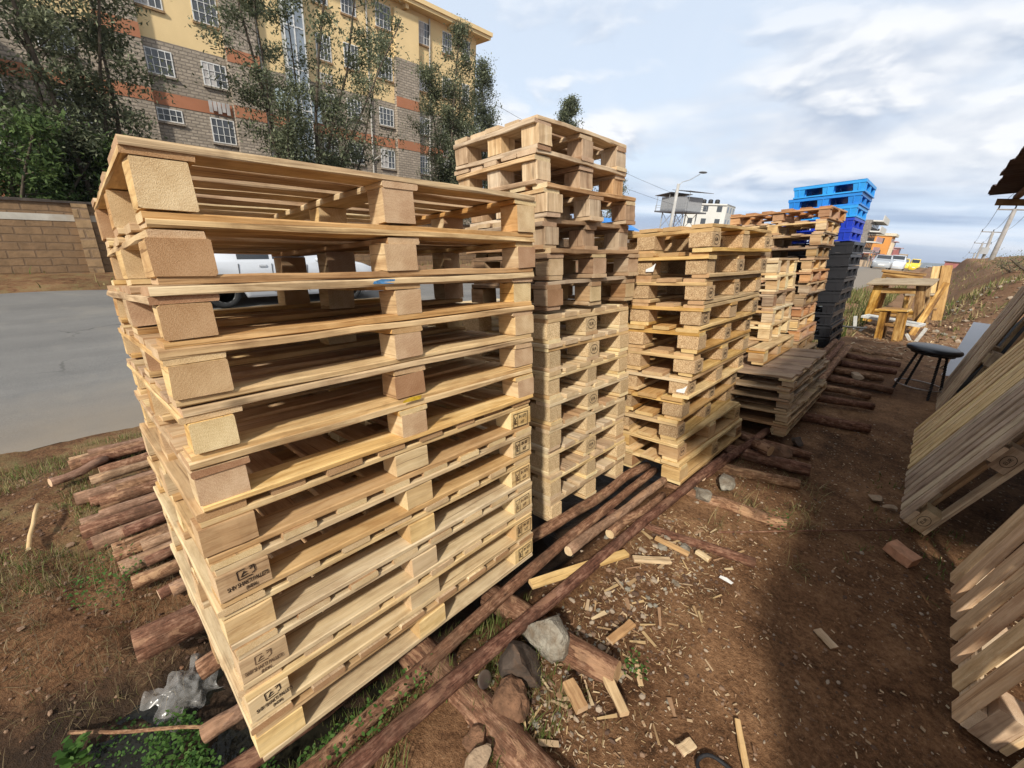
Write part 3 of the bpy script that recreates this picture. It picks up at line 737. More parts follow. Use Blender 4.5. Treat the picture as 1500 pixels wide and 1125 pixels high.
# --- plastic pallets
def plastic(mat, LX, LY, h, m, label, kind_open=True, ribs=True):
    root = empty('plastic_pallet', mat); tag(root, label, 'plastic pallet', 'plastic pallets in the far stack')
    t = .026
    mb = MB()
    mb.cube(-LX, 0, 0, LY, h-t, h-.008)
    # rim and deck ribs
    for a in (0, 1):
        L = LX if a == 0 else LY
        n = 9
        for i in range(n+1):
            p = L*i/n
            if a == 0: mb.cube(-p-.006, -p+.006, 0, LY, h-.008, h)
            else: mb.cube(-LX, 0, p-.006, p+.006, h-.0083, h-.0003)
    mb.cube(-LX-.006, .006, -.006, .012, h-.04, h-.003); mb.cube(-LX-.006, .006, LY-.012, LY+.006, h-.04, h-.003)
    mb.cube(-.012, .0065, -.0055, LY+.0055, h-.0395, h-.0035); mb.cube(-LX-.0065, -LX+.012, -.0055, LY+.0055, h-.0395, h-.0035)
    mb.build('deck', m, root)
    bx, by = LX*.17, LY*.16
    for i in range(3):
        for j in range(3):
            cx_ = -(bx/2+(LX-bx)*i/2); cy_ = by/2+(LY-by)*j/2
            mb = MB()
            tp = .012
            b0 = len(mb.v)
            for z, s in ((.02, tp), (h-t, 0)):
                for dx, dy in ((-1, -1), (1, -1), (1, 1), (-1, 1)): mb.v.append(Vector((cx_+dx*(bx/2-s), cy_+dy*(by/2-s), z)))
            for q in range(4):
                r = (q+1) % 4; mb.face((b0+q, b0+r, b0+4+r, b0+4+q), [(0, 0)]*4)
            mb.cube(cx_-.006, cx_+.006, cy_-by/2-.004, cy_+by/2+.004, .021, h-t-.001)
            mb.cube(cx_-bx/2-.004, cx_+bx/2+.004, cy_-.006, cy_+.006, .0215, h-t-.0015)
            mb.build('leg_block', m, root)
    for i in range(3):
        cx_ = -(bx/2+(LX-bx)*i/2)
        mb = MB(); mb.cube(cx_-bx/2, cx_+bx/2, 0, LY, 0, .02); mb.build('skid', m, root)
    if not kind_open:
        mb = MB(); mb.cube(-LX+.004, -.004, .001, .008, .0205, h-t-.002); mb.build('side_panel', m, root)
    for j in (0, 2):
        cy_ = by/2+(LY-by)*j/2
        mb = MB(); mb.cube(-LX+.002, -.002, cy_-by/2+.003, cy_+by/2-.003, .001, .0185); mb.build('cross_skid', m, root)
    return root
def plastic_mat(n, c, rough=.45): return flat(n, c, rough, nscale=3, namt=.18, bumpk=.02, spec=.4, stain=scl(c, .72))
PB = {'light': plastic_mat('plastic_sky_blue', (.025, .30, .72)), 'mid': plastic_mat('plastic_blue', (.015, .21, .62)), 'royal': plastic_mat('plastic_royal_blue', (.012, .045, .46)), 'black': plastic_mat('plastic_black', (.018, .019, .023))}
pn = ['light', 'mid', 'light', 'royal', 'royal']+['black']*9
pd = ['topmost, sky blue with a latticed deck', 'second, mid blue, shifted left', 'third, sky blue', 'fourth, royal blue', 'fifth, royal blue resting on the black ones']
for k in range(14):
    h = .150 if k < 5 else .155
    z = 2.41-.152*(k+1) if k < 5 else 1.645-.164*(k-4)
    x = (-.885, -.915, -.935, -.95, -.955, -.905, -.92, -.93, -.945, -.96, -1.0, -1.01, -.99, -.99)[k]
    lab = pd[k]+', in the far plastic stack' if k < 5 else '%s black plastic pallet from the top%s' % (['highest', 'second', 'third', 'fourth', 'fifth', 'sixth', 'seventh', 'eighth', 'ninth'][k-5], ', right under the blue ones' if k == 5 else '')
    plastic(SM(x, 7.45+.02*(k % 2), z, 0), .82 if k else .80, 1.05 if k < 5 else 1.1, h, PB[pn[k]], lab if k >= 5 else lab+' plastic pallet', kind_open=k not in range(5, 10))

# --- pallets leaning against the shed on the right (world frame)
def leaning(x, yfar, z, ang, L, W, wk, label, nd_, bw, gapless=False, blk_key=None, marks=None, yaw=0, t=.022, hb=.08):
    a = R(ang)
    n = Vector((-math.sin(a), 0, math.cos(a))); ax = -Vector((math.cos(a), 0, math.sin(a)))
    h = 3*t+hb
    o = Vector((x, yfar, z))-n*h
    mt = Matrix(((ax.x, 0, n.x, o.x), (ax.y, -1, n.y, o.y), (ax.z, 0, n.z, o.z), (0, 0, 0, 1)))
    mt = Matrix.Translation(o) @ Matrix.Rotation(R(yaw), 4, 'Z') @ Matrix.Translation(-o) @ mt
    return pallet(mt, L, W, 'X', 'X', wk, label, 'pallets leaning on the shed', blk_key=blk_key, nd_=nd_, bw=bw, t=t, hb=hb, blk=(.145, .11), jit=.005, warp=.003, rough=.001, marks=marks)
def mB(b, z1, hb):
    for i in (0, 1):
        o, xf, yc = b[(i, 2)]; stamp_round(o, 'Y', (xf-.074, yc+.062, z1+hb/2))
leaning(.50, 2.86, .06, 79, 1.2, 1.0, 'sand', 'nearest leaning pallet fully in view, pale wide-spaced slats, by the brick', 7, .080)
leaning(.27, 4.06, .06, 70, 1.2, .80, 'weathered', 'grey-brown leaning pallet with a stamped foot block, beside the yellow-brown one', 7, .080, blk_key='old', marks=mB)
leaning(.27, 5.16, .06, 69.5, 1.2, 1.02, 'honey', 'yellow-brown leaning pallet between the grey one and the brown slatted one', 9, .078, blk_key='pine')
leaning(.40, 6.95, .06, 78.5, 1.3, 1.0, 'weathered', 'tall dull brown leaning pallet nearest the bar stool', 10, .066)
leaning(.62, 1.75, .05, 84, 1.6, 1.7, 'sand', 'leaning pallet at the bottom corner, only its foot showing', 10, .12)  # unseen part oversized to cast the shade edge across the path
# ------------------------------------------------------------------ poles, sleepers, logs
def log(name, pts, r, label, cat, group=None, mats=None, n=12, rough=.10, r2=None, step=.09):
    pts = [Vector(p) for p in pts]
    dense = []
    for a, b_ in zip(pts, pts[1:]):
        k = max(2, int((b_-a).length/step))
        dense += [a.lerp(b_, i/k) for i in range(k)]
    dense.append(pts[-1])
    wob = Vector((rnd.uniform(0, 99), rnd.uniform(0, 99), 0))
    out = []
    for i, p in enumerate(dense):
        t = i/len(dense)
        out.append(p+Vector((mnoise.noise(wob+Vector((t*3, 0, 0))), mnoise.noise(wob+Vector((0, t*3, 5))), mnoise.noise(wob+Vector((t*3, 3, 9)))))*r*(.8 if r < .04 else .3))
    rr = [(r+((r2 or r*.88)-r)*i/(len(out)-1))*(1+rnd.uniform(-.04, .04)) for i in range(len(out))]
    mb = MB(); mb.tube(out, rr, n, (0, 1), rough)
    o = mb.build(name, mats or [M['bark'], M['log_e']], smooth=True)
    for p in o.data.polygons:
        if len(p.vertices) > 4: p.use_smooth = False
    return tag(o, label, cat, group)
GP = 'long poles the stacks stand on'
def pz(x, y): return CAMZ-1.4595+.05+(x+.99)*.1378-.0+.0      # top of the tilted pole track
P = lambda x, y, dz=0: (x, y, .10+(x+.99)*.1378+dz)
log('long_pole', [P(-.90, -.1, -.085), P(-.905, .22, -.08), P(-.965, 1.0, -.07), P(-1.0, 1.6, -.065), P(-1.02, 2.6, -.06)], .029, 'long thin pole running along the foot of the nearest stack', 'pole', GP)
log('long_pole', [P(-.80, -.15, -.085), P(-.81, .28, -.08), P(-.79, 1.2, -.065), P(-.775, 2.0, -.055), P(-.72, 3.1, -.05)], .030, 'long dark pole farther from the stacks, lying over the sleepers', 'pole', GP)
log('long_pole', [P(-.76, 2.75, -.09), P(-.66, 3.6, -.08), P(-.62, 4.6, -.05)], .032, 'long pole beside the third stack ending by the brown pile', 'pole', GP)
log('long_pole', [P(-1.15, .13, -.085), P(-1.17, .6, -.08), P(-1.20, 1.4, -.085)], .03, 'reddish pole tucked under the front edge of the nearest stack', 'pole', GP)
log('long_pole', [P(-1.14, 1.35, -.065), P(-1.08, 2.62, -.06)], .033, 'thick reddish pole between the second and third stacks', 'pole', GP)
log('long_pole', [P(-.925, 1.5, -.075), P(-.905, 2.55, -.07)], .028, 'rough-barked pole in the middle of the four before the third stack', 'pole', GP, mats=[M['bark_pale'], M['log_e']])
log('long_pole', [P(-.855, 1.75, -.07), P(-.825, 2.32, -.06)], .026, 'short pale-ended pole beside the long dark pole', 'pole', GP)
log('long_pole', [P(-.58, 3.9, -.06), P(-.58, 5.6, .0), P(-.60, 7.6, .10)], .042, 'long pole along the foot of the low brown pile', 'pole', GP)
log('long_pole', [P(-.68, 5.3, .02), P(-.70, 7.7, .13)], .04, 'pole between the brown pile and the plastic stack', 'pole', GP)
log('long_pole', [P(-.78, 5.5, .05), P(-.80, 7.8, .14)], .04, 'innermost pole before the tall reddish stack', 'pole', GP)
log('long_pole', [P(-1.9, .2, -.08), P(-1.95, 3.2, -.05)], .05, 'pole under the back of the nearest stack', 'pole', GP)
log('long_pole', [P(-1.55, .2, -.09), P(-1.6, 3.2, -.06)], .045, 'pole under the middle of the nearest stack', 'pole', GP)
log('long_pole', [P(-1.30, 3.0, -.08), P(-1.35, 8.6, .0)], .05, 'rear pole running back under the far stacks', 'pole', GP)
# sleepers across the path side
GS = 'cross sleepers under the poles'
sl_ = [((-1.12, .66, -.06), (-.10, .70, .0), .072, 'thick split reddish sleeper at the bottom of the view', .75),
       ((-1.05, 1.06, -.05), (-.415, 1.12, .03), .058, 'thick barked sleeper end beside the grey rock', .9),
       ((-1.0, 1.98, -.02), (-.235, 2.17, .03), .030, 'thin red sleeper pointing at the shaded path', .6),
       ((-.9, 2.55, -.02), (-.20, 2.66, .03), .045, 'orange-sided sawn sleeper with splintered edge', .5),
       ((-.9, 3.0, -.0), (-.25, 3.23, .04), .042, 'dark round sleeper with a pale cut end, near the third stack', 1),
       ((-.9, 3.38, .0), (-.235, 3.47, .05), .05, 'thick dark sleeper next to the stub log', 1),
       ((-.8, 3.72, .03), (-.28, 3.78, .04), .035, 'weathered grey split sleeper half buried by the brown pile', .6),
       ((-.6, 4.62, .04), (-.03, 4.82, .05), .045, 'long brown sleeper before the stool, alone on bare soil', .9),
       ((-.6, 5.3, .06), (-.07, 5.55, .06), .04, 'sleeper left of the stool legs, nearest of the close row', .9),
       ((-.6, 5.75, .07), (-.13, 5.9, .07), .04, 'second sleeper of the close row by the stool', .9),
       ((-.6, 6.2, .08), (.02, 6.35, .08), .045, 'long pale sleeper of the close row reaching the stool', .9),
       ((-.6, 6.65, .09), (-.10, 6.8, .09), .04, 'fourth sleeper of the close row, stub behind the pale long one', .9),
       ((-.6, 7.1, .10), (-.02, 7.3, .10), .045, 'fifth sleeper of the close row', .9),
       ((-.6, 7.6, .11), (.0, 7.75, .11), .045, 'sixth sleeper of the close row', .9),
       ((-.6, 8.1, .12), (-.02, 8.3, .12), .045, 'farthest sleeper, nearest the rustic stool', .9)]
for a, b_, r, lab, sq in sl_:
    log('sleeper', [a, b_], r, lab, 'log', GS, rough=.14)
log('stub_log', [(-.62, 3.46, .12), (-.50, 3.42, .12)], .045, 'short stub of log with a fresh orange cut end', 'log', mats=[M['bark'], M['log_e']])

# bundle of poles lying on the bank behind the nearest stack
bun = [(-4.16, -.32, .05), (-4.04, -.32, .055), (-3.86, -.17, .055), (-3.52, -.30, .055), (-3.47, -.24, .04), (-3.35, -.19, .055), (-3.22, -.29, .042), (-3.09, -.29, .055), (-2.99, -.27, .038), (-2.93, -.24, .055), (-2.83, -.18, .036), (-2.75, -.16, .048), (-2.63, -.16, .054), (-2.45, -.12, .045), (-2.33, -.04, .035)]
desc = ['outermost, nearest the road', 'second from the road, with a pale cut end', 'split, with a yellow flared end', 'long-pointed with a slanting pale cut, beside the flared one', 'thin grey, squeezed between two thick ones', 'thick orange-brown with a round cut end', 'thin purple-grey, above the chopped red one', 'red, with a wedge-chopped tip', 'slim dark, riding between two thick ones', 'thick brown, with a square white cut, mid bundle', 'slim, tucked in a groove of the bundle', 'mottled, with a bark scar, lower bundle', 'thick smooth, with a round yellow end, lower bundle', 'short, with a splintered white tip, just below the bundle', 'thin stub half buried, nearest the ditch']
for i, (x, ye, r) in enumerate(bun):
    z = -.25+(.02 if i % 2 else -.01)
    r *= .80
    log('bundle_pole', [(x, ye, z-.01), (x-.02+rnd.uniform(-.03, .03), .2, z), (x+rnd.uniform(-.05, .05), 1.4, z+.01), (x+rnd.uniform(-.1, .1), 2.6+rnd.uniform(-.3, .5), z+.02)], r, 'bark-covered pole on the bank, '+desc[i], 'pole', 'poles bundled on the bank', mats=[M['bark'] if i % 3 else M['bark_pale'], M['log_e']], rough=.16, r2=r*.9)
extra = [(-4.10, -.20, 'slim pole riding on the two outermost'), (-3.95, -.24, 'slim red pole wedged before the split one'), (-3.66, -.22, 'slim pole in the gap beside the long-pointed one'), (-3.41, -.10, 'slim pole lying over the round-ended one'), (-3.15, -.20, 'slim pole riding the chopped red one'), (-2.88, -.12, 'slim pale pole above the square-cut one'), (-2.69, -.05, 'slim pole on top of the mottled one'), (-2.54, -.06, 'slim pole beside the smooth yellow-ended one'), (-2.22, .0, 'slim broken pole nearest the ditch side')]
for i, (x, ye, lab) in enumerate(extra):
    log('bundle_pole', [(x, ye, -.205), (x-.02, .3, -.195), (x+rnd.uniform(-.05, .05), 1.5, -.19), (x+rnd.uniform(-.08, .08), 2.3, -.18)], rnd.uniform(.026, .034), lab+', on the bank', 'pole', 'poles bundled on the bank', mats=[M['bark'] if i % 2 else M['bark_pale'], M['log_e']], rough=.16)
log('forked_stick', [(-3.83, -.41, -.24), (-3.86, -.25, -.22), (-3.93, -.12, -.20)], .03, 'bent stick with a pale cut end lying left of the bundle', 'stick', mats=[M['bark_pale'], M['log_e']])
log('fallen_log', [(-2.02, -.16, -.26), (-2.03, .06, -.25), (-2.04, .9, -.22)], .07, 'thick split orange log below the nearest stack, over the ditch', 'log')
log('fallen_log', [(-1.40, -.03, -.20), (-1.36, .08, -.16), (-1.33, .5, -.12)], .032, 'log with a whitish split face hanging over the ditch water', 'log', mats=[M['bark_pale'], M['log_e']])
log('fallen_log', [(-1.13, -.12, -.085), (-1.10, .08, -.055), (-1.08, .5, -.04)], .034, 'smooth reddish log end under the nearest corner of the stack', 'log')
log('fallen_log', [(-1.74, .02, -.28), (-1.72, .4, -.22)], .045, 'short orange log with a splintered end, by the plastic bag', 'log')
# thin sticks
log('stick', [(-2.0, -.42, -.50), (-1.55, -.02, -.36)], .008, 'thin pale stick lying across the ditch', 'stick', n=6)
log('stick', [(-3.12, -.50, -.25), (-3.55, -.46, -.22)], .011, 'short pale stick on the grass by the bundle', 'stick', n=7, mats=[M['pale'], M['pale_e']])
log('stick', [(-2.6, -.45, -.33), (-2.25, -.30, -.42)], .008, 'thin grey stick on the bank slope', 'stick', n=6, mats=[M['bark_pale'], M['log_e']])
log('stick', [(-.46, 2.30, .012), (.30, 3.2, .015)], .006, 'long thin dark twig across the path', 'twig', n=5, rough=.3)

# rocks
rk = flat('concrete_rock', (.27, .245, .195), .95, nscale=26, namt=.5, bumpk=1.0, stain=(.16, .12, .08))
rd = flat('dark_rock', (.07, .052, .04), .85, nscale=10, namt=.6, bumpk=.8, stain=(.16, .09, .05))
rb = flat('brown_clod', (.17, .09, .05), .95, nscale=16, namt=.5, bumpk=1.0)
rt = flat('tan_stone', (.32, .23, .15), .9, nscale=16, namt=.35, bumpk=.6)
def rock(c, r, sc, mt, label, cat='rock', name='rock', group=None, amp=.18, facet=.55):
    mb = MB(); mb.blob(c, r, 3, amp, sc, 1.4, facet=facet)
    return tag(mb.build(name, mt), label, cat, group)
rock((-.70, 1.03, .04), .115, (.8, .95, .95), rk, 'pale grey concrete chunk leaning on the dark pole')
rock((-.70, .895, .02), .125, (.75, 1.1, .9), rd, 'black and brown wedge-shaped rock below the grey chunk')
rock((-.63, .77, .02), .068, (1, 1, .9), rb, 'crumbly brown clod beside the silver lid', 'clod', 'clod', facet=0, amp=.3)
rock((-.99, 3.2, .06), .09, (1.3, .8, .6), rk, 'grey concrete lump between two sleepers by the third stack')
rock((-.62, 2.86, .04), .085, (1.5, .8, .6), rk, 'whitish broken concrete at the corner of the third stack')
rock((-.66, 2.58, .03), .075, (1.4, .9, .6), rk, 'whitish chipped lump on the sawn sleeper')
rock((-.50, 3.66, .05), .10, (1.1, .9, .5), rb, 'brown stone half buried by the brown pile', facet=.5)
rock((-.42, 3.95, .05), .09, (1.2, .9, .5), rd, 'dark stone behind the half-buried one', facet=.5)
rock((.152, 3.50, .02), .05, (1.3, .8, .55), rt, 'flat tan stone by the grey leaning pallet')
rock((.225, 3.44, .02), .035, (1.2, .9, .7), rt, 'small tan stone next to the flat one')
rock((-.56, .55, .03), .055, (.7, 1.3, .7), rt, 'rounded tan stone at the bottom of the view', facet=.6)
rock((-.62, .60, .0), .06, (1, 1, .7), rb, 'brown stone touching the rounded tan one')
rock((-.53, 2.02, .01), .04, (1.2, .9, .6), rk, 'pale stone among the splinters')
rock((-.62, 1.94, .01), .03, (1.2, .9, .6), rk, 'small pale stone among the splinters')
rock((1.05, 12.1, .33), .30, (1.3, 1, .6), rd, 'big dark boulder on the dirt bank', facet=.5)
rock((.55, 11.7, .12), .20, (1.4, 1, .6), rb, 'brown boulder on the dirt bank below the dark one', facet=.5)
rock((.72, 12.7, .30), .10, (1.2, 1, .7), rk, 'small white stone on the dirt bank')
rock((-.35, 6.6, .10), .09, (1.3, 1, .4), rt, 'pale flat stone on the close row of sleepers')

# sawn offcuts
def offcut(c, l, wd, h, rz, mt, label, name='timber_offcut', tilt=0, rx=0):
    mb = MB(); mb.plank(-l/2, l/2, -wd/2, wd/2, 0, h, 0, ch=.003, seg=4, warp=.002, rough=.002)
    mtx = Matrix.Translation(c) @ Matrix.Rotation(R(rz), 4, 'Z') @ Matrix.Rotation(R(tilt), 4, 'Y') @ Matrix.Rotation(R(rx), 4, 'X')
    return tag(mb.build(name, [M[mt], M[mt+'_e']], M=mtx), label, 'offcut', 'offcuts on the ground')
offcut((-.41, 1.07, .03), .21, .035, .022, 20-50+0, 'pine', 'pale stick-shaped offcut below the thick barked sleeper')
offcut((-.475, .94, .025), .10, .045, .03, -20, 'tan', 'stubby tan offcut with a dark end')
offcut((.00, 1.24, .01), .17, .02, .012, -62, 'pine', 'narrow pale offcut at the bottom of the path')
offcut((-.58, 1.94, .04), .18, .03, .015, 5, 'pine', 'pale splintered offcut lying level by the thin red sleeper')
offcut((-.60, 1.75, .05), .19, .04, .014, 45, 'tan', 'tan offcut slanting under the dark pole end')
offcut((-.80, 1.42, .06), .55, .045, .02, 70, 'amber', 'long amber lath wedged between the two long poles')
offcut((-.50, 1.30, .02), .15, .035, .015, 82, 'tan', 'tan board piece standing along the splinters')
offcut((-.44, 2.02, .02), .075, .03, .02, -10, 'pine', 'tiny pale cut block near the lit soil')
offcut((-.36, 1.2, .01), .08, .02, .008, -50, 'old', 'thin brown chip beside the pale stick-shaped offcut')
offcut((-.13, 1.10, .01), .06, .035, .008, 70, 'tan', 'small tan square chip by the rubber ring')
offcut((.10, 1.17, .01), .05, .035, .01, -30, 'tan', 'small wedge chip at the foot of the narrow pale offcut')
offcut((.12, 1.95, .01), .09, .04, .008, -35, 'old', 'leaf-shaped brown chip in the shade')
mbk = MB(); mbk.plank(-.065, .065, -.045, .045, 0, .06, 0, ch=.005, seg=2, warp=.003, rough=.003)
tag(mbk.build('brick', flat('clay_block', (.50, .26, .15), .85, nscale=20, namt=.3, bumpk=.4), M=Matrix.Translation((.31, 2.90, .0)) @ Matrix.Rotation(R(-25), 4, 'Z') @ Matrix.Rotation(R(8), 4, 'Y')), 'orange clay brick piece alone on the shaded soil', 'brick')
mbk = MB(); mbk.lathe([(0.0, 0), (.028, 0), (.03, .003), (.03, .006), (.024, .007), (.0, .006)], 20)
tag(mbk.build('jar_lid', flat('silver_tin', (.6, .62, .66), .3, 1.0, nscale=20, namt=.1, bumpk=0), M=Matrix.Translation((-.735, .735, .05)) @ Matrix.Rotation(R(55), 4, 'Y'), smooth=False), 'silver jar lid on edge beside the split sleeper', 'lid')
mbk = MB(); ringp = [(.045*math.cos(6.2832*i/24)*1.3, .045*math.sin(6.2832*i/24), .012+.004*math.sin(i)) for i in range(25)]
mbk.tube(ringp, .006, 8, (0, 0), caps=False)
tag(mbk.build('rubber_ring', flat('black_rubber', (.02, .02, .022), .7), M=Matrix.Translation((-.03, 1.10, .0)) @ Matrix.Rotation(R(20), 4, 'Z'), smooth=True), 'black rubber ring on the soil at the bottom edge', 'ring')
# clear plastic bag in the ditch
mb = MB(); n = 16
for j in range(n+1):
    for i in range(n+1):
        u, v = i/n-.5, j/n-.5
        mb.v.append(Vector((u*.22*(1+.25*math.sin(j*.9)), v*.26*(1+.2*math.sin(i*.8)), .05*mnoise.noise(Vector((u*9, v*9, 1)))+.03*mnoise.noise(Vector((u*22, v*22, 4)))+.05*(1-4*u*u)*(1-4*v*v))))
for j in range(n):
    for i in range(n):
        a = j*(n+1)+i; mb.face((a, a+1, a+n+2, a+n+1), [(0, 0)]*4)
m, nt, b = newmat('clear_plastic'); b.inputs['Base Color'].default_value = (.5, .48, .45, 1); b.inputs['Roughness'].default_value = .22; b.inputs['Alpha'].default_value = .28; b.inputs['Specular IOR Level'].default_value = .8
tag(mb.build('plastic_bag', m, M=Matrix.Translation((-1.86, -.05, -.47)) @ Matrix.Scale(.85, 4) @ Matrix.Rotation(R(20), 4, 'Z') @ Matrix.Rotation(R(22), 4, 'Y'), smooth=True), 'crumpled clear plastic bag on the ditch bank', 'plastic bag')
mb = MB(); mb.quad([(-.03, -.01, 0), (.03, -.014, .004), (.034, .008, .002), (.0, .012, .006), (-.03, .01, 0)])
tag(mb.build('paper_litter', flat('litter_white', (.75, .74, .7), .8), M=Matrix.Translation((-.30, 1.96, .012))), 'small white paper litter on the lit soil', 'litter')

# ------------------------------------------------------------------ loose ground cover (countless)
def scatter_cards(name, n, place, size, mats, label=None, z=.004, flatness=.25, aspect=(2, 7), thick=.003):
    mb = MB()
    for _ in range(n):
        p = place()
        if p is None: continue
        x, y = p
        L = rnd.uniform(*size); wd = L/rnd.uniform(*aspect)
        a = rnd.uniform(0, 6.283); ti = rnd.gauss(0, flatness)
        c, s = math.cos(a), math.sin(a)
        zz = ground_z(x, y)+z+abs(math.sin(ti))*L/2
        ux, uy, uz = c*math.cos(ti), s*math.cos(ti), math.sin(ti)
        vx, vy = -s*wd/2, c*wd/2
        h = min(thick, wd*.4)
        b0 = len(mb.v)
        k0 = rnd.uniform(.3, 1)
        for (e, q, hh) in ((-1, -1, 0), (1, -k0, 0), (1, k0, 0), (-1, 1, 0), (-1, -1, h), (1, -k0, h), (1, k0, h), (-1, 1, h)):
            mb.v.append(Vector((x+ux*L/2*e+vx*q, y+uy*L/2*e+vy*q, zz+uz*L/2*e+hh)))
        mi = rnd.randrange(len(mats))
        for f in ((4, 5, 6, 7), (0, 1, 5, 4), (1, 2, 6, 5), (2, 3, 7, 6), (3, 0, 4, 7)):
            mb.face(tuple(b0+i for i in f), [(0, 0), (L, 0), (L, wd), (0, wd)], mi)
    return tag(mb.build(name, mats), label, 'ground cover', None, 'stuff')
def near_poles():
    t = rnd.random()
    x = -.52+rnd.gauss(0, .16); y = rnd.uniform(.7, 2.3)
    return (x, y) if x > -.9 else None
def on_path():
    y = .8+rnd.random()**1.6*9; x = rnd.uniform(-.75, 1.0+.05*y)
    return x, y
def far_chips(): return rnd.uniform(-.7, 1.6), rnd.uniform(8, 14)
chipc = [flat('chip_a', (.46, .32, .16), .85), flat('chip_b', (.34, .22, .11), .85), flat('chip_c', (.58, .44, .26), .85)]
chipd = [flat('litter_a', (.30, .18, .10), .9), flat('litter_b', (.42, .30, .18), .9), flat('litter_c', (.16, .09, .05), .9), flat('litter_d', (.5, .38, .24), .9)]
scatter_cards('wood_splinters', 1600, near_poles, (.004, .026), chipc+chipd[:2], 'pale wood splinters strewn beside the poles', z=.003, flatness=.2, aspect=(3, 11), thick=.002)
scatter_cards('wood_splinters', 70, near_poles, (.04, .085), chipc+chipd[:2], 'larger split slivers beside the poles', z=.006, aspect=(3, 9))
scatter_cards('wood_splinters', 1700, on_path, (.004, .02), chipd, 'brown wood litter trodden into the path', aspect=(1.3, 6))
scatter_cards('wood_splinters', 2400, lambda: (rnd.uniform(-.5, .75), .9+rnd.random()**1.3*4), (.003, .012), chipd+[chipd[2]], 'fine chips on the near soil', aspect=(1.1, 4))
scatter_cards('wood_splinters', 1500, far_chips, (.02, .08), chipd+chipc[1:2], 'wood chips on the far soil by the stools', aspect=(1.5, 4))
import bmesh as _bm
_b = _bm.new(); _bm.ops.create_icosphere(_b, subdivisions=1, radius=1); ICO_V = [v.co.copy() for v in _b.verts]; ICO_F = [tuple(v.index for v in f.verts) for f in _b.faces]; _b.free()
def gravel(name, n, place, size, mats, label):
    mb = MB()
    for _ in range(n):
        x, y = place(); r = rnd.uniform(*size)*rnd.choice((.5, .6, .8, 1))
        b0 = len(mb.v); z = ground_z(x, y)
        sx_, sy_, sz_ = rnd.uniform(.6, 1.3), rnd.uniform(.6, 1.3), rnd.uniform(.4, .75)
        for v in ICO_V:
            k = rnd.uniform(.75, 1.12)
            mb.v.append(Vector((x+v.x*r*k*sx_, y+v.y*r*k*sy_, z+r*.15+v.z*r*k*sz_)))
        mi = rnd.randrange(len(mats))
        for f in ICO_F: mb.face(tuple(b0+i for i in f), [(0, 0)]*3, mi)
    return tag(mb.build(name, mats), label, 'ground cover', None, 'stuff')
gmats = [flat('grit_a', (.22, .14, .09), .9), flat('grit_b', (.33, .26, .19), .9), flat('grit_c', (.10, .06, .04), .9)]
gravel('gravel', 2600, lambda: (rnd.uniform(-.7, 1.0), .8+rnd.random()**1.5*5), (.003, .012), gmats, 'small stones pressed into the path')
gravel('gravel', 650, lambda: (-.58+rnd.gauss(0, .15), rnd.uniform(.6, 2.2)), (.004, .02), gmats+[rk], 'pebbles beside the poles')
gravel('gravel', 1500, lambda: (rnd.uniform(-4.4, -2.0), rnd.uniform(-.8, .5)), (.004, .018), gmats[::2]+[rb], 'clods on the ditch bank')
gravel('gravel', 500, lambda: (rnd.uniform(.2, 5), rnd.uniform(10.5, 16)), (.02, .08), gmats+[rk], 'stones on the dirt bank')

def blades(name, n, place, h, mats, label, bend=.5, wd=.004, seg=3, lean=.4):
    mb = MB()
    for _ in range(n):
        p = place()
        if p is None: continue
        x, y = p; z = ground_z(x, y)-.004
        L = rnd.uniform(*h); a = rnd.uniform(0, 6.283); l0 = rnd.gauss(0, lean); bd = rnd.uniform(.2, 1)*bend
        c, s = math.cos(a), math.sin(a); w0 = wd*rnd.uniform(.6, 1.4)
        b0 = len(mb.v); px = pzv = 0.0; th = l0
        mi = rnd.randrange(len(mats))
        for k in range(seg+1):
            t = k/seg; ww = w0*(1-t*.85)
            for q in (-1, 1): mb.v.append(Vector((x+c*px-s*ww*q, y+s*px+c*ww*q, z+pzv)))
            th += bd/seg*2; px += math.sin(th)*L/seg; pzv += math.cos(th)*L/seg
            if pzv < .004: pzv = .004
        for k in range(seg): mb.face((b0+2*k, b0+2*k+1, b0+2*k+3, b0+2*k+2), [(0, 0)]*4, mi)
    return tag(mb.build(name, mats), label, 'ground cover', None, 'stuff')
gg = [foliage('grass_green', (.05, .08, .015), (.11, .15, .035), (.20, .22, .07)), foliage('grass_dry', (.20, .15, .06), (.33, .26, .12), (.45, .37, .19)), foliage('grass_olive', (.08, .09, .03), (.15, .14, .05), (.25, .2, .09))]
dryg = foliage('grass_root', (.10, .07, .04), (.19, .14, .075), (.30, .23, .13))
def clump(x0, x1, y0, y1, thr, sc=3.0):
    def f():
        x, y = rnd.uniform(x0, x1), rnd.uniform(y0, y1)
        return (x, y) if mnoise.noise(Vector((x*sc, y*sc, 33)))+.5*mnoise.noise(Vector((x*sc*3, y*sc*3, 3))) > thr else None
    return f
blades('grass', 19000, clump(-4.9, -2.7, -1.1, 1.0, -.03), (.02, .075), [gg[0], gg[0], gg[2], gg[1], dryg], 'short mixed grass on the bank by the road', wd=.0022)
blades('grass', 2600, clump(-3.1, -2.0, -.8, .3, .0), (.03, .13), [dryg, gg[2], dryg], 'dry stalks hanging down the ditch bank', bend=1.3, lean=.9, wd=.0014)
blades('grass', 700, clump(-2.9, -1.9, -.75, .2, -.2), (.08, .28), [dryg], 'dry straw trailing on the bank', bend=1.8, lean=1.3, wd=.0013, seg=5)
blades('grass', 5500, clump(-1.35, -.45, .05, 1.15, -.1, 5), (.02, .085), [gg[0], gg[0], gg[2]], 'weeds growing between the poles', wd=.002)
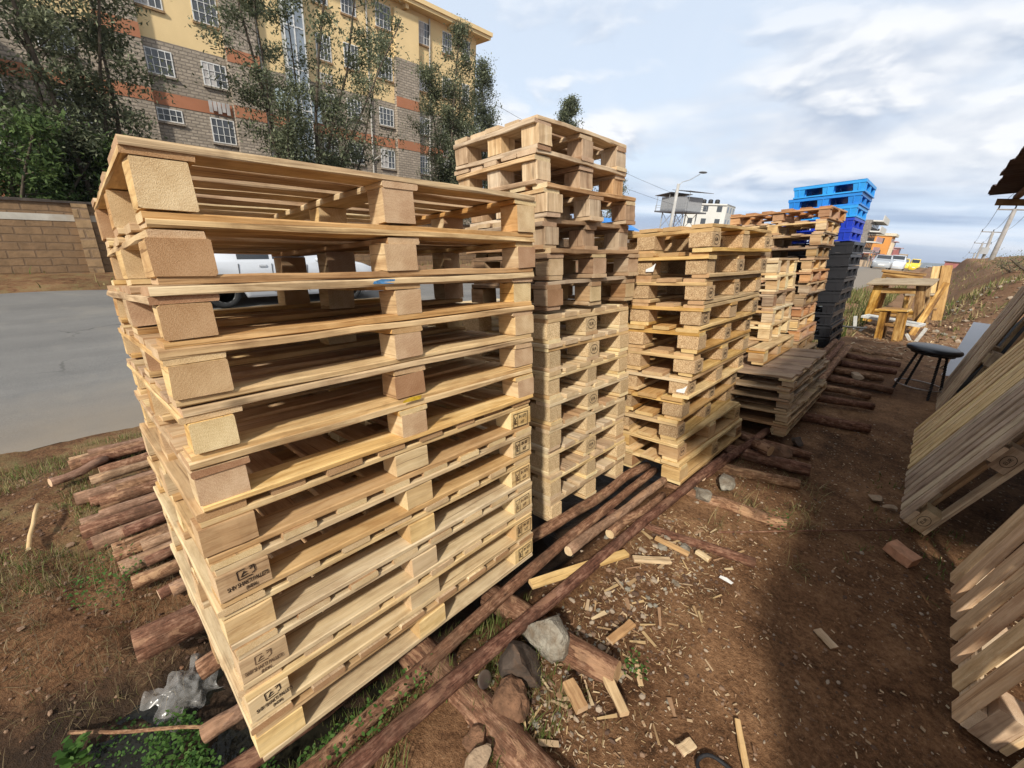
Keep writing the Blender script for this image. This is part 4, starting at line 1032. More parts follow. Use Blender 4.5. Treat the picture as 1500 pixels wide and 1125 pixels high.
blades('grass', 900, clump(-.85, -.25, .7, 2.2, .0, 5), (.03, .09), [dryg, gg[1]], 'thin straw fibres matted beside the poles', bend=2.2, lean=1.4, wd=.0009, seg=4)
blades('grass', 700, clump(-.7, -.1, 2.7, 3.4, .0, 5), (.03, .12), gg[1:], 'straw tufts between the sleepers', bend=1.2, lean=.9, wd=.002)
blades('grass', 500, clump(-.55, .0, 2.3, 2.9, .05, 5), (.05, .16), gg[1:], 'straw by the sawn sleeper', bend=1.5, lean=1.1, wd=.002)
blades('grass', 9000, clump(-3.4, -.75, 9.3, 24, -.1, .9), (.12, .38), gg, 'rough verge grass beyond the plastic stack', wd=.014)
blades('grass', 5000, clump(.3, 6, 10.5, 17, .05, .8), (.05, .2), [gg[0], gg[2], gg[1]], 'grass patches on the dirt bank', wd=.012)
blades('grass', 3500, clump(.2, 7, 15, 42, .0, .5), (.06, .2), [gg[2], gg[1], gg[1], gg[0]], 'dry grass along the crest of the dirt bank', wd=.012)
blades('grass', 1200, clump(-17, -14.2, -6, 40, .1, .6), (.1, .3), gg, 'weeds along the far verge', wd=.02)
blades('grass', 3500, clump(-4.9, -2.0, 1.6, 9, .0), (.04, .2), gg, 'grass on the bank behind the stacks', wd=.006)
blades('grass', 500, clump(.1, .6, 2.6, 4.0, .1, 5), (.02, .06), [gg[0], gg[2]], 'sparse weeds by the leaning pallets')
# broad-leaved weeds by the ditch water
def leafy(name, n, place, size, mt, label, hgt=(.02, .12)):
    mb = MB()
    for _ in range(n):
        x, y = place(); z = max(ground_z(x, y), -.53)+rnd.uniform(*hgt); L = rnd.uniform(*size)
        a = rnd.uniform(0, 6.283); ti = rnd.uniform(-.5, .7); c, s = math.cos(a), math.sin(a)
        u = Vector((c*math.cos(ti), s*math.cos(ti), math.sin(ti)))*L; v = Vector((-s, c, rnd.uniform(-.3, .3)))*L*.33
        p = Vector((x, y, z))
        mb.quad([p-u*.5, p-u*.1-v, p+u*.3-v*.7, p+u*.6, p+u*.3+v*.7, p-u*.1+v])
    return tag(mb.build(name, mt), label, 'ground cover', None, 'stuff')
wg = foliage('weed_leaf', (.025, .065, .012), (.06, .13, .025), (.12, .21, .05))
def disc(cx_, cy_, rx, ry):
    def f():
        a, r = rnd.uniform(0, 6.283), rnd.random()**.5
        return cx_+rx*r*math.cos(a), cy_+ry*r*math.sin(a)
    return f
leafy('weeds', 700, disc(-1.60, -.12, .17, .10), (.008, .022), wg, 'green weeds at the ditch edge by the bag')
leafy('weeds', 650, disc(-1.36, -.06, .15, .07), (.008, .022), wg, 'green weeds at the foot of the nearest corner')
leafy('weeds', 300, disc(-1.30, .06, .10, .10), (.008, .02), wg, 'green weeds beneath the smooth log end')
leafy('weeds', 420, disc(-1.72, -.30, .24, .14), (.006, .016), wg, 'small weeds floating along the ditch water', (-.01, .03))
leafy('weeds', 40, disc(-1.86, -.40, .05, .04), (.02, .05), wg, 'bright leafy weed in the ditch')
leafy('weeds', 420, disc(-.95, .40, .12, .25), (.007, .018), wg, 'green weeds between the long poles')
leafy('weeds', 260, disc(-2.6, -.22, .2, .15), (.008, .02), wg, 'weeds below the pole bundle')
leafy('weeds', 60, disc(-.24, 2.62, .06, .06), (.008, .02), wg, 'weed on the sawn sleeper end')
leafy('weeds', 50, disc(-.38, 1.2, .05, .04), (.008, .018), wg, 'weed by the pale offcut')
# ------------------------------------------------------------------ shed on the right
iron = flat('rusty_iron', (.12, .085, .075), .7, .3, nscale=4, namt=.5, bumpk=.1, stain=(.07, .035, .025))
shed = empty('timber_shed', Matrix.Translation((1.1, 3.7, 0))); tag(shed, 'open timber shed with a rusty corrugated roof edge above the leaning pallets', 'shed')
def sh(mb, name, mats, smooth=False):
    o = mb.build(name, mats, smooth=smooth); o.parent = shed; o.matrix_parent_inverse = shed.matrix_world.inverted(); return o
mb = MB(); NY = 300; y0, y1 = .4, 6.9
for j in range(NY+1):
    y = y0+(y1-y0)*j/NY; dz = .012*math.sin(y*6.2832/.076)
    ex = .115+.012*mnoise.noise(Vector((y*3, 0, 0)))+(.018 if int(y/.75) % 2 else 0)
    for k, x in enumerate((ex, 1.1, 2.6)):
        mb.v.append(Vector((x, y, 2.20+(x-.16)*.13+dz)))
for j in range(NY):
    for k in range(2):
        a = j*3+k; mb.face((a, a+1, a+4, a+3), [(0, 0)]*4)
sh(mb, 'roof', iron, True)
dk = [M['brown'], M['brown_e']]
for y in (6.9-.1, 3.9, 1.3):
    mb = MB(); mb.plank(.20, 2.49, y-.03, y+.03, 2.085, 2.145, 0, warp=.004); sh(mb, 'rafter', dk)
for x in (.33, 1.1, 1.9):
    mb = MB(); mb.plank(x-.025, x+.025, 1.15, 6.85, 2.15+(x-.16)*.13-.02-.005, 2.15+(x-.16)*.13+.012, 1, warp=.003); sh(mb, 'purlin', dk)
for x, y in ((1.02, 6.8), (1.02, 3.9), (1.02, 1.3), (2.4, 6.8), (2.4, 1.3)):
    mb = MB(); mb.tube([(x, y, -.1), (x+.01, y, 1.1), (x, y, 2.09)], .04, 8, (0, 1), .08); sh(mb, 'post', [M['bark'], M['log_e']], True)
mb = MB(); mb.plank(.98, 1.04, .6, 6.9, 1.06, 1.14, 1, warp=.004); sh(mb, 'rail', dk)
mb = MB(); mb.plank(2.5, 2.54, .4, 6.9, -.05, 2.3, 1, warp=.004); sh(mb, 'back_wall', [flat('shade_black_board', (.03, .027, .025), .9)])  # near-black colour paints in the deep shade behind the leaning pallets
# white board and dark sheet behind the leaning pallets
def slab(name, pts, th, mt, label, cat):
    P_ = [Vector(p) for p in pts]; n = (P_[1]-P_[0]).cross(P_[3]-P_[0]).normalized()*th
    mb = MB(); b0 = len(mb.v); mb.v += P_+[p-n for p in P_]
    for f in ((0, 1, 2, 3), (7, 6, 5, 4), (0, 4, 5, 1), (1, 5, 6, 2), (2, 6, 7, 3), (3, 7, 4, 0)): mb.face(f, [(mb.v[i].x, mb.v[i].z) for i in f])
    return tag(mb.build(name, mt), label, cat)
slab('white_board', [(.41, 7.55, .14), (.85, 7.55, .14), (.97, 7.95, .80), (.50, 7.95, .80)], .012, flat('white_laminate', (.80, .82, .85), .25, nscale=2, namt=.06, bumpk=0, spec=.6), 'smooth white board leaning behind the bar stool', 'board')
slab('dark_sheet', [(.50, 7.3, .05), (.50, 6.3, .05), (.90, 6.3, 1.28), (.90, 7.3, 1.28)], .01, flat('black_sheet', (.02, .02, .02), .8), 'black sheet behind the tallest leaning pallet', 'sheet')

# ------------------------------------------------------------------ bar stool
st = empty('bar_stool', Matrix.Translation((.22, 6.62, .045)) @ Matrix.Rotation(R(8), 4, 'Z')); tag(st, 'bar stool with a black padded seat and twisted black legs', 'stool')
vin = flat('black_vinyl', (.012, .0125, .015), .35, nscale=6, namt=.3, bumpk=.04, spec=.45); blk = flat('black_paint', (.02, .018, .017), .5, nscale=30, namt=.4)
mb = MB(); mb.lathe([(0, .0), (.205, 0), (.232, .012), (.24, .03), (.232, .05), (.20, .066), (.11, .076), (0, .08)], 36, Matrix.Translation((0, 0, .50))); mb.build('seat', vin, st, True)
mb = MB(); mb.lathe([(0, 0), (.19, 0), (.19, .02), (0, .02)], 30, Matrix.Translation((0, 0, .48))); mb.build('seat_base', blk, st)
for a in (20, 110, 200, 290):
    c, s = math.cos(R(a)), math.sin(R(a)); n = 40; mb = MB(); b0 = 0; q = 4
    for k in range(n+1):
        t = k/n; rr = .235-.095*t; tw = t*26
        for i in range(q):
            an = tw+i*math.pi/2
            mb.v.append(Vector((c*rr+.015*math.cos(an), s*rr+.015*math.sin(an), .485*t)))
    for k in range(n):
        for i in range(q):
            j = (i+1) % q; mb.face((k*q+i, k*q+j, (k+1)*q+j, (k+1)*q+i), [(0, 0)]*4)
    mb.build('leg', blk, st)
mb = MB(); mb.tube([(.215*math.cos(6.2832*i/32), .215*math.sin(6.2832*i/32), .105) for i in range(33)], .007, 8, (0, 0), caps=False)
mb.build('footrest_ring', flat('worn_steel', (.35, .30, .26), .4, .7, nscale=30), st, True)

# ------------------------------------------------------------------ rustic furniture
rw = wood('rustic_wood', (.10, .045, .014), (.33, .18, .06), (.52, .34, .14), rough=.6, var=.3, grainv=14, weather=.4, tight=.55); rwe = wood_end('rustic_end', (.3, .17, .07), (.5, .33, .15), (.62, .46, .25))
M['rustic'] = rw; M['rustic_e'] = rwe
RW = [rw, rwe]
def part(parent, name, boxes, mats=RW, warp=.003):
    mb = MB()
    for (x0, x1, y0, y1, z0, z1, ax, mtx) in boxes: mb.plank(x0, x1, y0, y1, z0, z1, ax, mtx, ch=.006, seg=3, warp=warp, rough=.003)
    return mb.build(name, mats, parent)
def rustic_stool(x, y, z, rz, w_, d, h, label, top_mat=None):
    r = empty('rustic_stool', Matrix.Translation((x, y, z)) @ Matrix.Rotation(R(-7), 4, 'Y') @ Matrix.Rotation(R(rz), 4, 'Z')); tag(r, label, 'stool', 'rustic timber furniture')
    part(r, 'seat', [(-w_/2, w_/2, -d/2, d/2, h-.035, h, 0, None)], top_mat or RW)
    for sx_ in (-1, 1):
        for sy_ in (-1, 1):
            part(r, 'leg', [(sx_*(w_/2-.075)-.05, sx_*(w_/2-.075)+.05, sy_*(d/2-.05)-.025, sy_*(d/2-.05)+.025, 0, h-.036, 2, None)])
    for sy_ in (-1, 1):
        for zz_ in (.04, h*.55):
            part(r, 'stretcher', [(-w_/2+.13, w_/2-.13, sy_*(d/2-.05)-.018, sy_*(d/2-.05)+.018, zz_, zz_+.055, 0, None)])
    return r
rustic_stool(-.27, 9.75, .0, -8, .38, .34, .66, 'short rustic stool with slab legs, nearest of the timber furniture')
# glass-topped white frame lying behind it
fr = empty('glazed_window_frame', Matrix.Translation((-.34, 10.3, .10)) @ Matrix.Rotation(R(-10), 4, 'Z')); tag(fr, 'flaking white frame with a glass pane lying behind the short stool', 'frame')
wp = [M['pale'], M['pale_e']]
wpaint = flat('flaking_white', (.55, .55, .52), .7, nscale=20, namt=.25, stain=(.35, .3, .24))
mb = MB(); mb.cube(-.42, .42, -.2, -.16, .27, .31); mb.cube(-.42, .42, .16, .2, .27, .31); mb.cube(-.42, -.38, -.16, .16, .27, .31); mb.cube(.38, .42, -.16, .16, .27, .31); mb.build('rim', wpaint, fr)
mb = MB(); mb.cube(-.38, .38, -.16, .16, .285, .295); mb.build('pane', glassy('pane_glass', (.22, .25, .27)), fr)
for s in (-1, 1):
    mb = MB()
    mb.plank(-.025, .025, -.02, .02, 0, .45, 2, Matrix.Translation((s*.40, -.18, -.16)) @ Matrix.Rotation(R(s*14), 4, 'Y')); mb.plank(-.02, .02, -.02, .02, 0, .36, 2, Matrix.Translation((s*.56-.05*s, -.18, -.16)) @ Matrix.Rotation(R(-s*38), 4, 'Y'))
    mb.build('trestle', wpaint, fr)
# armchair
ac = empty('rustic_armchair', Matrix.Translation((-.34, 11.3, .22)) @ Matrix.Rotation(R(-7), 4, 'Y') @ Matrix.Rotation(R(-6), 4, 'Z')); tag(ac, 'rustic timber armchair frame with a pale flat board across its top', 'chair', 'rustic timber furniture')
for sx_ in (-1, 1):
    for sy_ in (-1, 1): part(ac, 'leg', [(sx_*.38-.07, sx_*.38+.07, sy_*.25-.04, sy_*.25+.04, 0, .74, 2, Matrix.Rotation(R(sx_*-6), 4, 'Y'))])
    part(ac, 'armrest', [(sx_*.36-.05, sx_*.36+.05, -.34, .34, .742, .79, 1, None)])
part(ac, 'seat', [(-.42, .42, -.28, .28, .16, .21, 0, None)])
part(ac, 'apron', [(-.32, .32, -.29, -.25, .60, .70, 0, None)])
part(ac, 'rail', [(-.32, .32, -.28, -.24, .215, .29, 0, None)])
part(ac, 'top_board', [(-.47, .47, -.32, .34, .80, .83, 0, Matrix.Rotation(R(7), 4, 'X'))], [M['grey'], M['grey_e']])
# plank leaning on the armchair
mb = MB(); mb.plank(-.05, .05, -.02, .02, 0, 1.05, 2, rough=.003)
tag(mb.build('timber_plank', RW, M=Matrix.Translation((-.02, 10.75, .12)) @ Matrix.Rotation(R(10), 4, 'Y') @ Matrix.Rotation(R(-20), 4, 'X')), 'dark-edged plank leaning against the rustic armchair', 'plank')
# tall slab-backed chair
tc = empty('slab_chair', Matrix.Translation((.02, 12.4, .26)) @ Matrix.Rotation(R(-9), 4, 'Y') @ Matrix.Rotation(R(10), 4, 'Z')); tag(tc, 'slab chair with a tall pale plank back, beside the dirt bank', 'chair', 'rustic timber furniture')
part(tc, 'backrest', [(.15, .31, -.04, .03, -.02, 1.08, 2, None)], [M['amber'], M['amber_e']], .008)
part(tc, 'backrest_plank', [(.02, .146, .0, .05, .25, 1.07, 2, None)], [M['pine'], M['pine_e']], .008)
part(tc, 'seat', [(-.36, .14, -.30, -.045, .50, .54, 0, None)], [M['grey'], M['grey_e']])
for x_ in (-.32, .02): part(tc, 'leg', [(x_-.04, x_+.04, -.27, -.20, -.05, .50, 2, None)])
part(tc, 'stretcher', [(-.27, -.03, -.25, -.21, .1, .16, 0, None)])
# small rough trestle and a far bench
tr = empty('rough_trestle', Matrix.Translation((.02, 11.6, .14))); tag(tr, 'small rough timber trestle in front of the slab chair', 'trestle', 'rustic timber furniture')
for s in (-1, 1): part(tr, 'leg', [(-.03, .03, -.03, .03, 0, .42, 2, Matrix.Translation((s*.13, 0, 0)) @ Matrix.Rotation(R(-s*18), 4, 'Y'))])
part(tr, 'beam', [(-.16, .16, -.035, .035, .40, .45, 0, None)]); part(tr, 'brace', [(-.13, .13, -.02, .02, .12, .16, 0, None)])
bn = empty('timber_bench', Matrix.Translation((-.62, 14.6, .18))); tag(bn, 'amber timber bench top showing above the armchair', 'bench', 'rustic timber furniture')
part(bn, 'seat', [(-.42, .42, -.18, .18, .86, .92, 0, None)])
part(bn, 'apron', [(-.38, .38, -.16, -.12, .74, .855, 0, None)])
for s in (-1, 1): part(bn, 'leg', [(s*.34-.04, s*.34+.04, -.14, .14, -.05, .74, 2, None)])
# black cable/hose on posts by the verge
tube_ = MB(); tube_.tube([(-1.6, 9.3, .26), (-.9, 9.6, .24), (-.62, 9.7, .26)], .018, 6, (0, 0)); tag(tube_.build('black_pipe', blk), 'black pipe running from the plastic stack to the white frame', 'pipe')

# ------------------------------------------------------------------ cars
def car(mat, paint, label, L=4.2, Wd=1.66, Hh=1.42, kind='sedan', name='parked_car', group=None):
    """nose towards +Y in local space"""
    root = empty(name, mat); tag(root, label, 'car' if kind != 'van' else 'van', group)
    if kind == 'sedan': roof = [(-.50, .62), (-.475, .64), (-.36, .71), (-.235, .97), (-.10, 1.0), (.06, .995), (.21, .69), (.40, .60), (.485, .50)]
    elif kind == 'wagon': roof = [(-.50, .62), (-.49, .68), (-.465, .90), (-.43, .985), (-.15, 1.0), (.08, .985), (.235, .685), (.42, .60), (.49, .48)]
    else: roof = [(-.50, .55), (-.495, .8), (-.48, .97), (-.3, 1.0), (.1, 1.0), (.25, .97), (.38, .62), (.47, .53), (.495, .42)]
    def prof(y):
        for (a, b), (c, d) in zip(roof, roof[1:]):
            if y <= c: return b+(d-b)*max(0, (y-a))/(c-a)
        return roof[-1][1]
    N = 64; mb = MB(); belt = .62 if kind != 'van' else .56
    wheels = [(-.30, .30), (.315, .30)]
    rw_ = .30
    ring = []
    sec = 11
    for i in range(N+1):
        t = -.5+i/N; y = t*L
        top = prof(t)*Hh
        bl = min(belt*Hh+.02*Hh*(t < 0), top-.02)
        endk = 1-.16*max(0, (abs(t)-.40)/.10)**2
        hw = Wd/2*endk
        bot = .19
        for wy, _ in wheels:
            dy = y-wy*L
            if abs(dy) < rw_+.05: bot = max(bot, math.sqrt(max(0, (rw_+.05)**2-dy*dy))+.28)
        bot = min(bot, bl-.06)
        tum = .80 if top > bl+.15 else .93
        half = [(hw*.93, .19 if bot < .2 else bot), (hw*.985, bot+.05 if bot < .2 else bot+.01), (hw, max(bot+.02, .45*Hh)), (hw*.985, bl-.03), (hw*.955, bl), (hw*.955*(1-(1-tum)*.93)+0, bl+(top-bl)*.88), (hw*tum*.93, top-.012), (hw*.45, top)]
        ring.append(half)
    n = len(half)
    for half in ring:
        i = len(mb.v)
        y = -L/2+L*(len(mb.v)//(2*n))/N
        for (x, z) in half: mb.v.append(Vector((x, y, z)))
        for (x, z) in reversed(half): mb.v.append(Vector((-x, y, z)))
    m2 = 2*n
    for i in range(N):
        for k in range(m2-1):
            mb.face((i*m2+k, i*m2+k+1, (i+1)*m2+k+1, (i+1)*m2+k), [(0, 0)]*4)
    mb.face(tuple(range(m2-1, -1, -1)), [(0, 0)]*m2); mb.face(tuple(N*m2+k for k in range(m2)), [(0, 0)]*m2)
    mb.build('body', paint, root, True)
    # floor pan keeps light from shining through the arches
    mb = MB(); mb.cube(-Wd*.42, Wd*.42, -L*.45, L*.45, .2, .5); mb.build('underbody', blk, root)
    gl = M['carglass']
    # windows: quads laid on the side of the cabin
    def side_pt(t, f, s, out=.006):
        i = (t+.5)*N; a = int(i); fr_ = i-a
        A, B = ring[min(a, N)], ring[min(a+1, N)]
        p0 = [A[4][q]*(1-fr_)+B[4][q]*fr_ for q in (0, 1)]; p1 = [A[5][q]*(1-fr_)+B[5][q]*fr_ for q in (0, 1)]
        return Vector((s*(p0[0]+(p1[0]-p0[0])*f+out), t*L, p0[1]+(p1[1]-p0[1])*f))
    spans = {'sedan': [(-.225, -.085), (-.07, .085)], 'wagon': [(-.43, -.29), (-.275, -.10), (-.085, .10)], 'van': [(-.45, -.2), (-.18, .05), (.07, .25)]}[kind]
    for s in (-1, 1):
        for (a, c) in spans:
            mb = MB(); kk = 6
            for q in range(kk):
                t0, t1 = a+(c-a)*q/kk, a+(c-a)*(q+1)/kk
                P4 = [side_pt(t0, .08, s), side_pt(t1, .08, s), side_pt(t1, .93, s), side_pt(t0, .93, s)]
                mb.quad(P4 if s > 0 else P4[::-1])
            mb.build('side_window', gl, root)
        for dy in ((-.085, .085) if kind == 'sedan' else (-.1, .1)):
            mb = MB(); mb.cube(s*Wd/2*1.002-.012, s*Wd/2*1.002+.012, dy*L-.22, dy*L-.08, .565*Hh, .592*Hh); mb.build('door_handle', paint, root)
        if name == 'white_car':
            for t0 in (-.225, -.078, .09):
                mb = MB(); A0 = ring[int((t0+.5)*N)]
                xs_ = A0[2][0]; mb.cube(s*xs_-.006, s*xs_+.006, t0*L-.005, t0*L+.005, .30, A0[4][1]-.05); mb.build('door_gap', blk, root)
        mb = MB(); mb.blob((s*(Wd/2+.09), .145*L, .66*Hh), .09, 2, .05, (.8, .9, .7)); mb.build('mirror', paint, root, True)
        mb = MB(); mb.blob((s*Wd*.36, L*.472, .475*Hh), .12, 2, 0, (1.25, .5, .65)); mb.build('headlight', M['lampglass'], root, True)
        mb = MB(); mb.blob((s*Wd*.38, -L*.487, .56*Hh), .11, 2, 0, (.9, .3, .8)); mb.build('tail_light', M['tailglass'], root, True)
    # windscreen, rear window
    def top_pt(t, u, out=.008):
        i = (t+.5)*N; a = int(i); A = ring[min(a, N)]; B = ring[min(a+1, N)]; fr_ = i-a
        x = (A[6][0]*(1-fr_)+B[6][0]*fr_); z = A[7][1]*(1-fr_)+B[7][1]*fr_
        return Vector((x*u, t*L, z+out))
    fs = {'sedan': [(.075, .195), (-.35, -.245)], 'wagon': [(.095, .22), (-.47, -.44)], 'van': [(.262, .365), (-.492, -.485)]}[kind]
    for nm, (a, c) in zip(('windscreen', 'rear_window'), fs):
        mb = MB(); kk = 5
        for q in range(kk):
            t0, t1 = a+(c-a)*q/kk, a+(c-a)*(q+1)/kk
            mb.quad([top_pt(t0, .92), top_pt(t0, -.92), top_pt(t1, -.92), top_pt(t1, .92)])
        mb.build(nm, gl, root)
    mb = MB(); mb.cube(-Wd*.26, Wd*.26, L*.492, L*.499, .36*Hh, .43*Hh); mb.build('grille', blk, root)
    mb = MB(); mb.cube(-.26, .26, L*.5, L*.503, .26*Hh, .33*Hh); mb.build('number_plate', M['plate'], root)
    for wy, r in wheels:
        for s in (-1, 1):
            mx = Matrix.Translation((s*(Wd/2-.10), wy*L, r)) @ Matrix.Rotation(R(90*s), 4, 'Y')
            wh = MB(); wh.lathe([(.0, .02), (.19, .02), (.19, .05), (.20, .05)], 24, mx)
            tyre = MB(); tyre.lathe([(.19, -.09), (.27, -.09), (r, -.06), (r, .06), (.27, .09), (.195, .09), (.19, .0)], 28, mx)
            rim = MB(); rim.lathe([(0, .075), (.04, .08), (.06, .055), (.16, .05), (.18, .085), (.195, .085)], 20, mx)
            w0 = tyre.build('wheel', M['tyre'], root, True); rim.build('rim', M['alloy'], w0, True)
    return root
M['carglass'] = glassy('car_glass', (.018, .021, .025)); M['tyre'] = flat('tyre', (.02, .02, .02), .85); M['alloy'] = flat('alloy', (.55, .54, .50), .35, .8, nscale=10, namt=.1, bumpk=0)
M['lampglass'] = glassy('lamp_glass', (.7, .72, .72)); M['tailglass'] = glassy('tail_glass', (.35, .02, .015)); M['plate'] = flat('plate', (.7, .7, .66), .6, bumpk=0)
def paintm(n, c): return flat(n, c, .28, nscale=1.5, namt=.06, bumpk=0, spec=.5, coat=.6)
white = paintm('white_paint', (.50, .525, .56)); silver = paintm('silver_paint', (.33, .35, .37)); yellow = paintm('yellow_paint', (.75, .52, .03))
car(Matrix.Translation((-11.05, 3.42, -.44)) @ Matrix.Rotation(R(-3), 4, 'Z'), white, 'white saloon car driving past, seen through the gaps of the nearest stack', 4.25, 1.68, 1.48, 'sedan', 'white_car')
FG = 'traffic far up the road'
def fz(y): return road_z(y)+.04
car(Matrix.Translation((-4.65, 62, fz(62))) @ Matrix.Rotation(R(183), 4, 'Z'), silver, 'silver saloon car coming towards us far up the road', 4.3, 1.7, 1.42, 'sedan', 'oncoming_car', FG)
car(Matrix.Translation((-4.15, 74, fz(74))) @ Matrix.Rotation(R(183), 4, 'Z'), white, 'white estate car behind the silver oncoming one', 4.4, 1.75, 1.75, 'wagon', 'oncoming_car', FG)
car(Matrix.Translation((-5.3, 112, fz(112))) @ Matrix.Rotation(R(183), 4, 'Z'), yellow, 'yellow van behind the white estate car', 4.6, 1.9, 2.1, 'van', 'distant_van', FG)
car(Matrix.Translation((-4.6, 142, fz(142))) @ Matrix.Rotation(R(180), 4, 'Z'), yellow, 'boxy yellow van at the right-hand side of the far traffic', 4.6, 2.0, 2.7, 'van', 'distant_van', FG)
car(Matrix.Translation((-2.2, 150, fz(150))), white, 'white car small on the right edge of the far road', 4.3, 1.7, 1.42, 'sedan', 'distant_car', FG)
# ------------------------------------------------------------------ boundary wall across the road
def stone_mat(name, c1, c2, mortar, sx_, sz_, ax='Y', stain=.3, msize=.03):
    m, nt, b = newmat(name)
    obc = nd(nt, 'ShaderNodeTexCoord').outputs['Object']
    s = nd(nt, 'ShaderNodeSeparateXYZ', None, _0=obc)
    v = nd(nt, 'ShaderNodeCombineXYZ', None, _0=math_(nt, 'ADD', s.outputs[1], s.outputs[0]), _1=s.outputs[2]).outputs[0]
    wv = nd(nt, 'ShaderNodeTexNoise', None, Vector=obc, Scale=2.5, Detail=3.0).outputs['Color']
    v = nd(nt, 'ShaderNodeVectorMath', {'operation': 'ADD'}, _0=v, _1=vecmul(nt, wv, (.06, .05, 0))).outputs[0]
    br = nd(nt, 'ShaderNodeTexBrick', None, Vector=v, Scale=1.0)
    br.inputs['Mortar Size'].default_value = msize; br.inputs['Brick Width'].default_value = sx_; br.inputs['Row Height'].default_value = sz_
    br.inputs['Color1'].default_value = (*c1, 1); br.inputs['Color2'].default_value = (*c2, 1); br.inputs['Mortar'].default_value = (*mortar, 1)
    br.inputs['Mortar Smooth'].default_value = .4; br.inputs['Bias'].default_value = 0.0
    n = noise_(nt, obc, 5, 6, .65); n2 = noise_(nt, obc, .5, 5, .6)
    c = mix(nt, ramp(nt, n, [(.35, (0, 0, 0)), (.65, (.7, .7, .7))]), br.outputs['Color'], scl(c1, .55))
    c = mix(nt, math_(nt, 'MULTIPLY', ramp(nt, n2, [(.45, (0, 0, 0)), (.65, (1, 1, 1))]), stain), c, scl(c2, .5))
    nt.links.new(c, b.inputs['Base Color']); b.inputs['Roughness'].default_value = .95
    bump(nt, b, math_(nt, 'ADD', math_(nt, 'MULTIPLY', br.outputs['Fac'], -1), n), .7, .03)
    return m
wallm = stone_mat('wall_stone', (.25, .155, .08), (.205, .125, .065), (.15, .095, .055), .48, .19, msize=.018)
WX = -16.5
bw_ = empty('boundary_wall', Matrix.Translation((WX, 0, -.45))); tag(bw_, 'long brown stone boundary wall with a whitewashed band across the road', 'wall')
def wl(mb, n, mt):
    o = mb.build(n, mt, bw_); o.matrix_parent_inverse = bw_.matrix_world.inverted(); return o
mb = MB(); mb.cube(WX-.25, WX, -30, 95, -.7, 1.34); wl(mb, 'masonry', wallm)
cop = flat('dark_coping', (.07, .055, .045), .95, nscale=3, namt=.5, bumpk=.6)
mb = MB()
for i in range(125): mb.cube(WX-.30, WX+.05+rnd.uniform(-.01, .02), -30+i, -29.004+i, 1.342, 1.38+rnd.uniform(0, .03))
wl(mb, 'coping', cop)
band = flat('whitewash', (.45, .42, .36), .9, nscale=2.5, namt=.25, bumpk=.2, stain=(.28, .21, .14))
ys = [-29, -19.5, -9.6, .32]+[.32+i*3.3*3 for i in range(1, 10)]
pil = stone_mat('pilaster_stone', (.36, .235, .12), (.30, .19, .10), (.2, .13, .08), .6, .25)
for i, y in enumerate(ys):
    mb = MB(); mb.cube(WX+.002, WX+.12, y, y+.30, -.7, 1.341); wl(mb, 'pilaster', pil)
for y0, y1 in zip(ys, ys[1:]):
    mb = MB(); mb.cube(WX+.001, WX+.012, y0+.302, y1-.002, .90, 1.06); wl(mb, 'painted_band', band)
# litter on the coping
for y, r, s in ((-.9, .10, .7), (.28, .12, .8), (-.2, .06, 1), (1.6, .1, 1)):
    pass

# ------------------------------------------------------------------ apartment block
FX = -30.0
stone = stone_mat('block_stone', (.46, .385, .30), (.31, .26, .20), (.19, .16, .13), .36, .15, msize=.03)
stone2 = stone_mat('rubble_stone', (.27, .23, .18), (.17, .145, .12), (.36, .31, .25), .40, .30, msize=.06)
yel = flat('yellow_render', (.70, .525, .275), .9, nscale=.6, namt=.08, bumpk=.05, stain=(.62, .46, .23))
ora = flat('orange_band', (.38, .16, .085), .9, nscale=.8, namt=.12, bumpk=.05, stain=(.33, .15, .08))
bgm = M['carglass']
wht = flat('window_white', (.62, .62, .60), .6, bumpk=0); wgl = glassy('window_glass', (.05, .055, .06), .12); cur = flat('curtain', (.42, .40, .38), .9, nscale=2, namt=.3, bumpk=0)
ap = empty('apartment_block', Matrix.Translation((FX, 10, -.5))); tag(ap, 'five-storey apartment block of yellow render and grey stone with orange bands', 'building')
def A(mb, n, mt, parent=None):
    o = mb.build(n, mt, ap if parent is None else parent)
    if parent is None: o.matrix_parent_inverse = ap.matrix_world.inverted()
    return o
mb = MB(); mb.cube(FX-12, FX, -34, 25.2, -.6, 8.73); A(mb, 'stone_wall', stone)
mb = MB(); mb.cube(FX-12, FX, -34, 25.2, 8.732, 14.4); A(mb, 'rendered_wall', yel)
# projecting pilaster bays in stone, and orange bands
bays = [(18.05, 19.86), (3.0, 4.55), (8.05, 9.6), (-9.5, -7.9), (-14.5, -13)]
for (y0, y1) in bays:
    mb = MB(); mb.cube(FX+.002, FX+.32, y0, y1, -.6, 11.38); A(mb, 'stone_pilaster', stone)
    mb = MB(); mb.cube(FX+.002, FX+.318, y0, y1, 11.382, 14.0); A(mb, 'rendered_pilaster', yel)
    for z0, z1 in ((6.02, 6.58), (8.55, 9.15)):
        mb = MB(); mb.cube(FX+.30, FX+.335, y0-.012, y1+.012, z0, z1); A(mb, 'orange_band', ora)
segs = [(-34, -14.55), (-12.95, -9.55), (-7.85, 2.95), (4.6, 8.0), (9.65, 18.0), (19.9, 25.2)]
for y0, y1 in segs:
    mb = MB(); mb.cube(FX+.001, FX+.02, y0, y1, 6.0, 6.56); A(mb, 'orange_band', ora)
# left bay carries a second orange band high up (stone below yellow)
mb = MB(); mb.cube(FX+.003, FX+.022, -7.8, 2.95, 11.2, 11.75); A(mb, 'orange_band', ora)
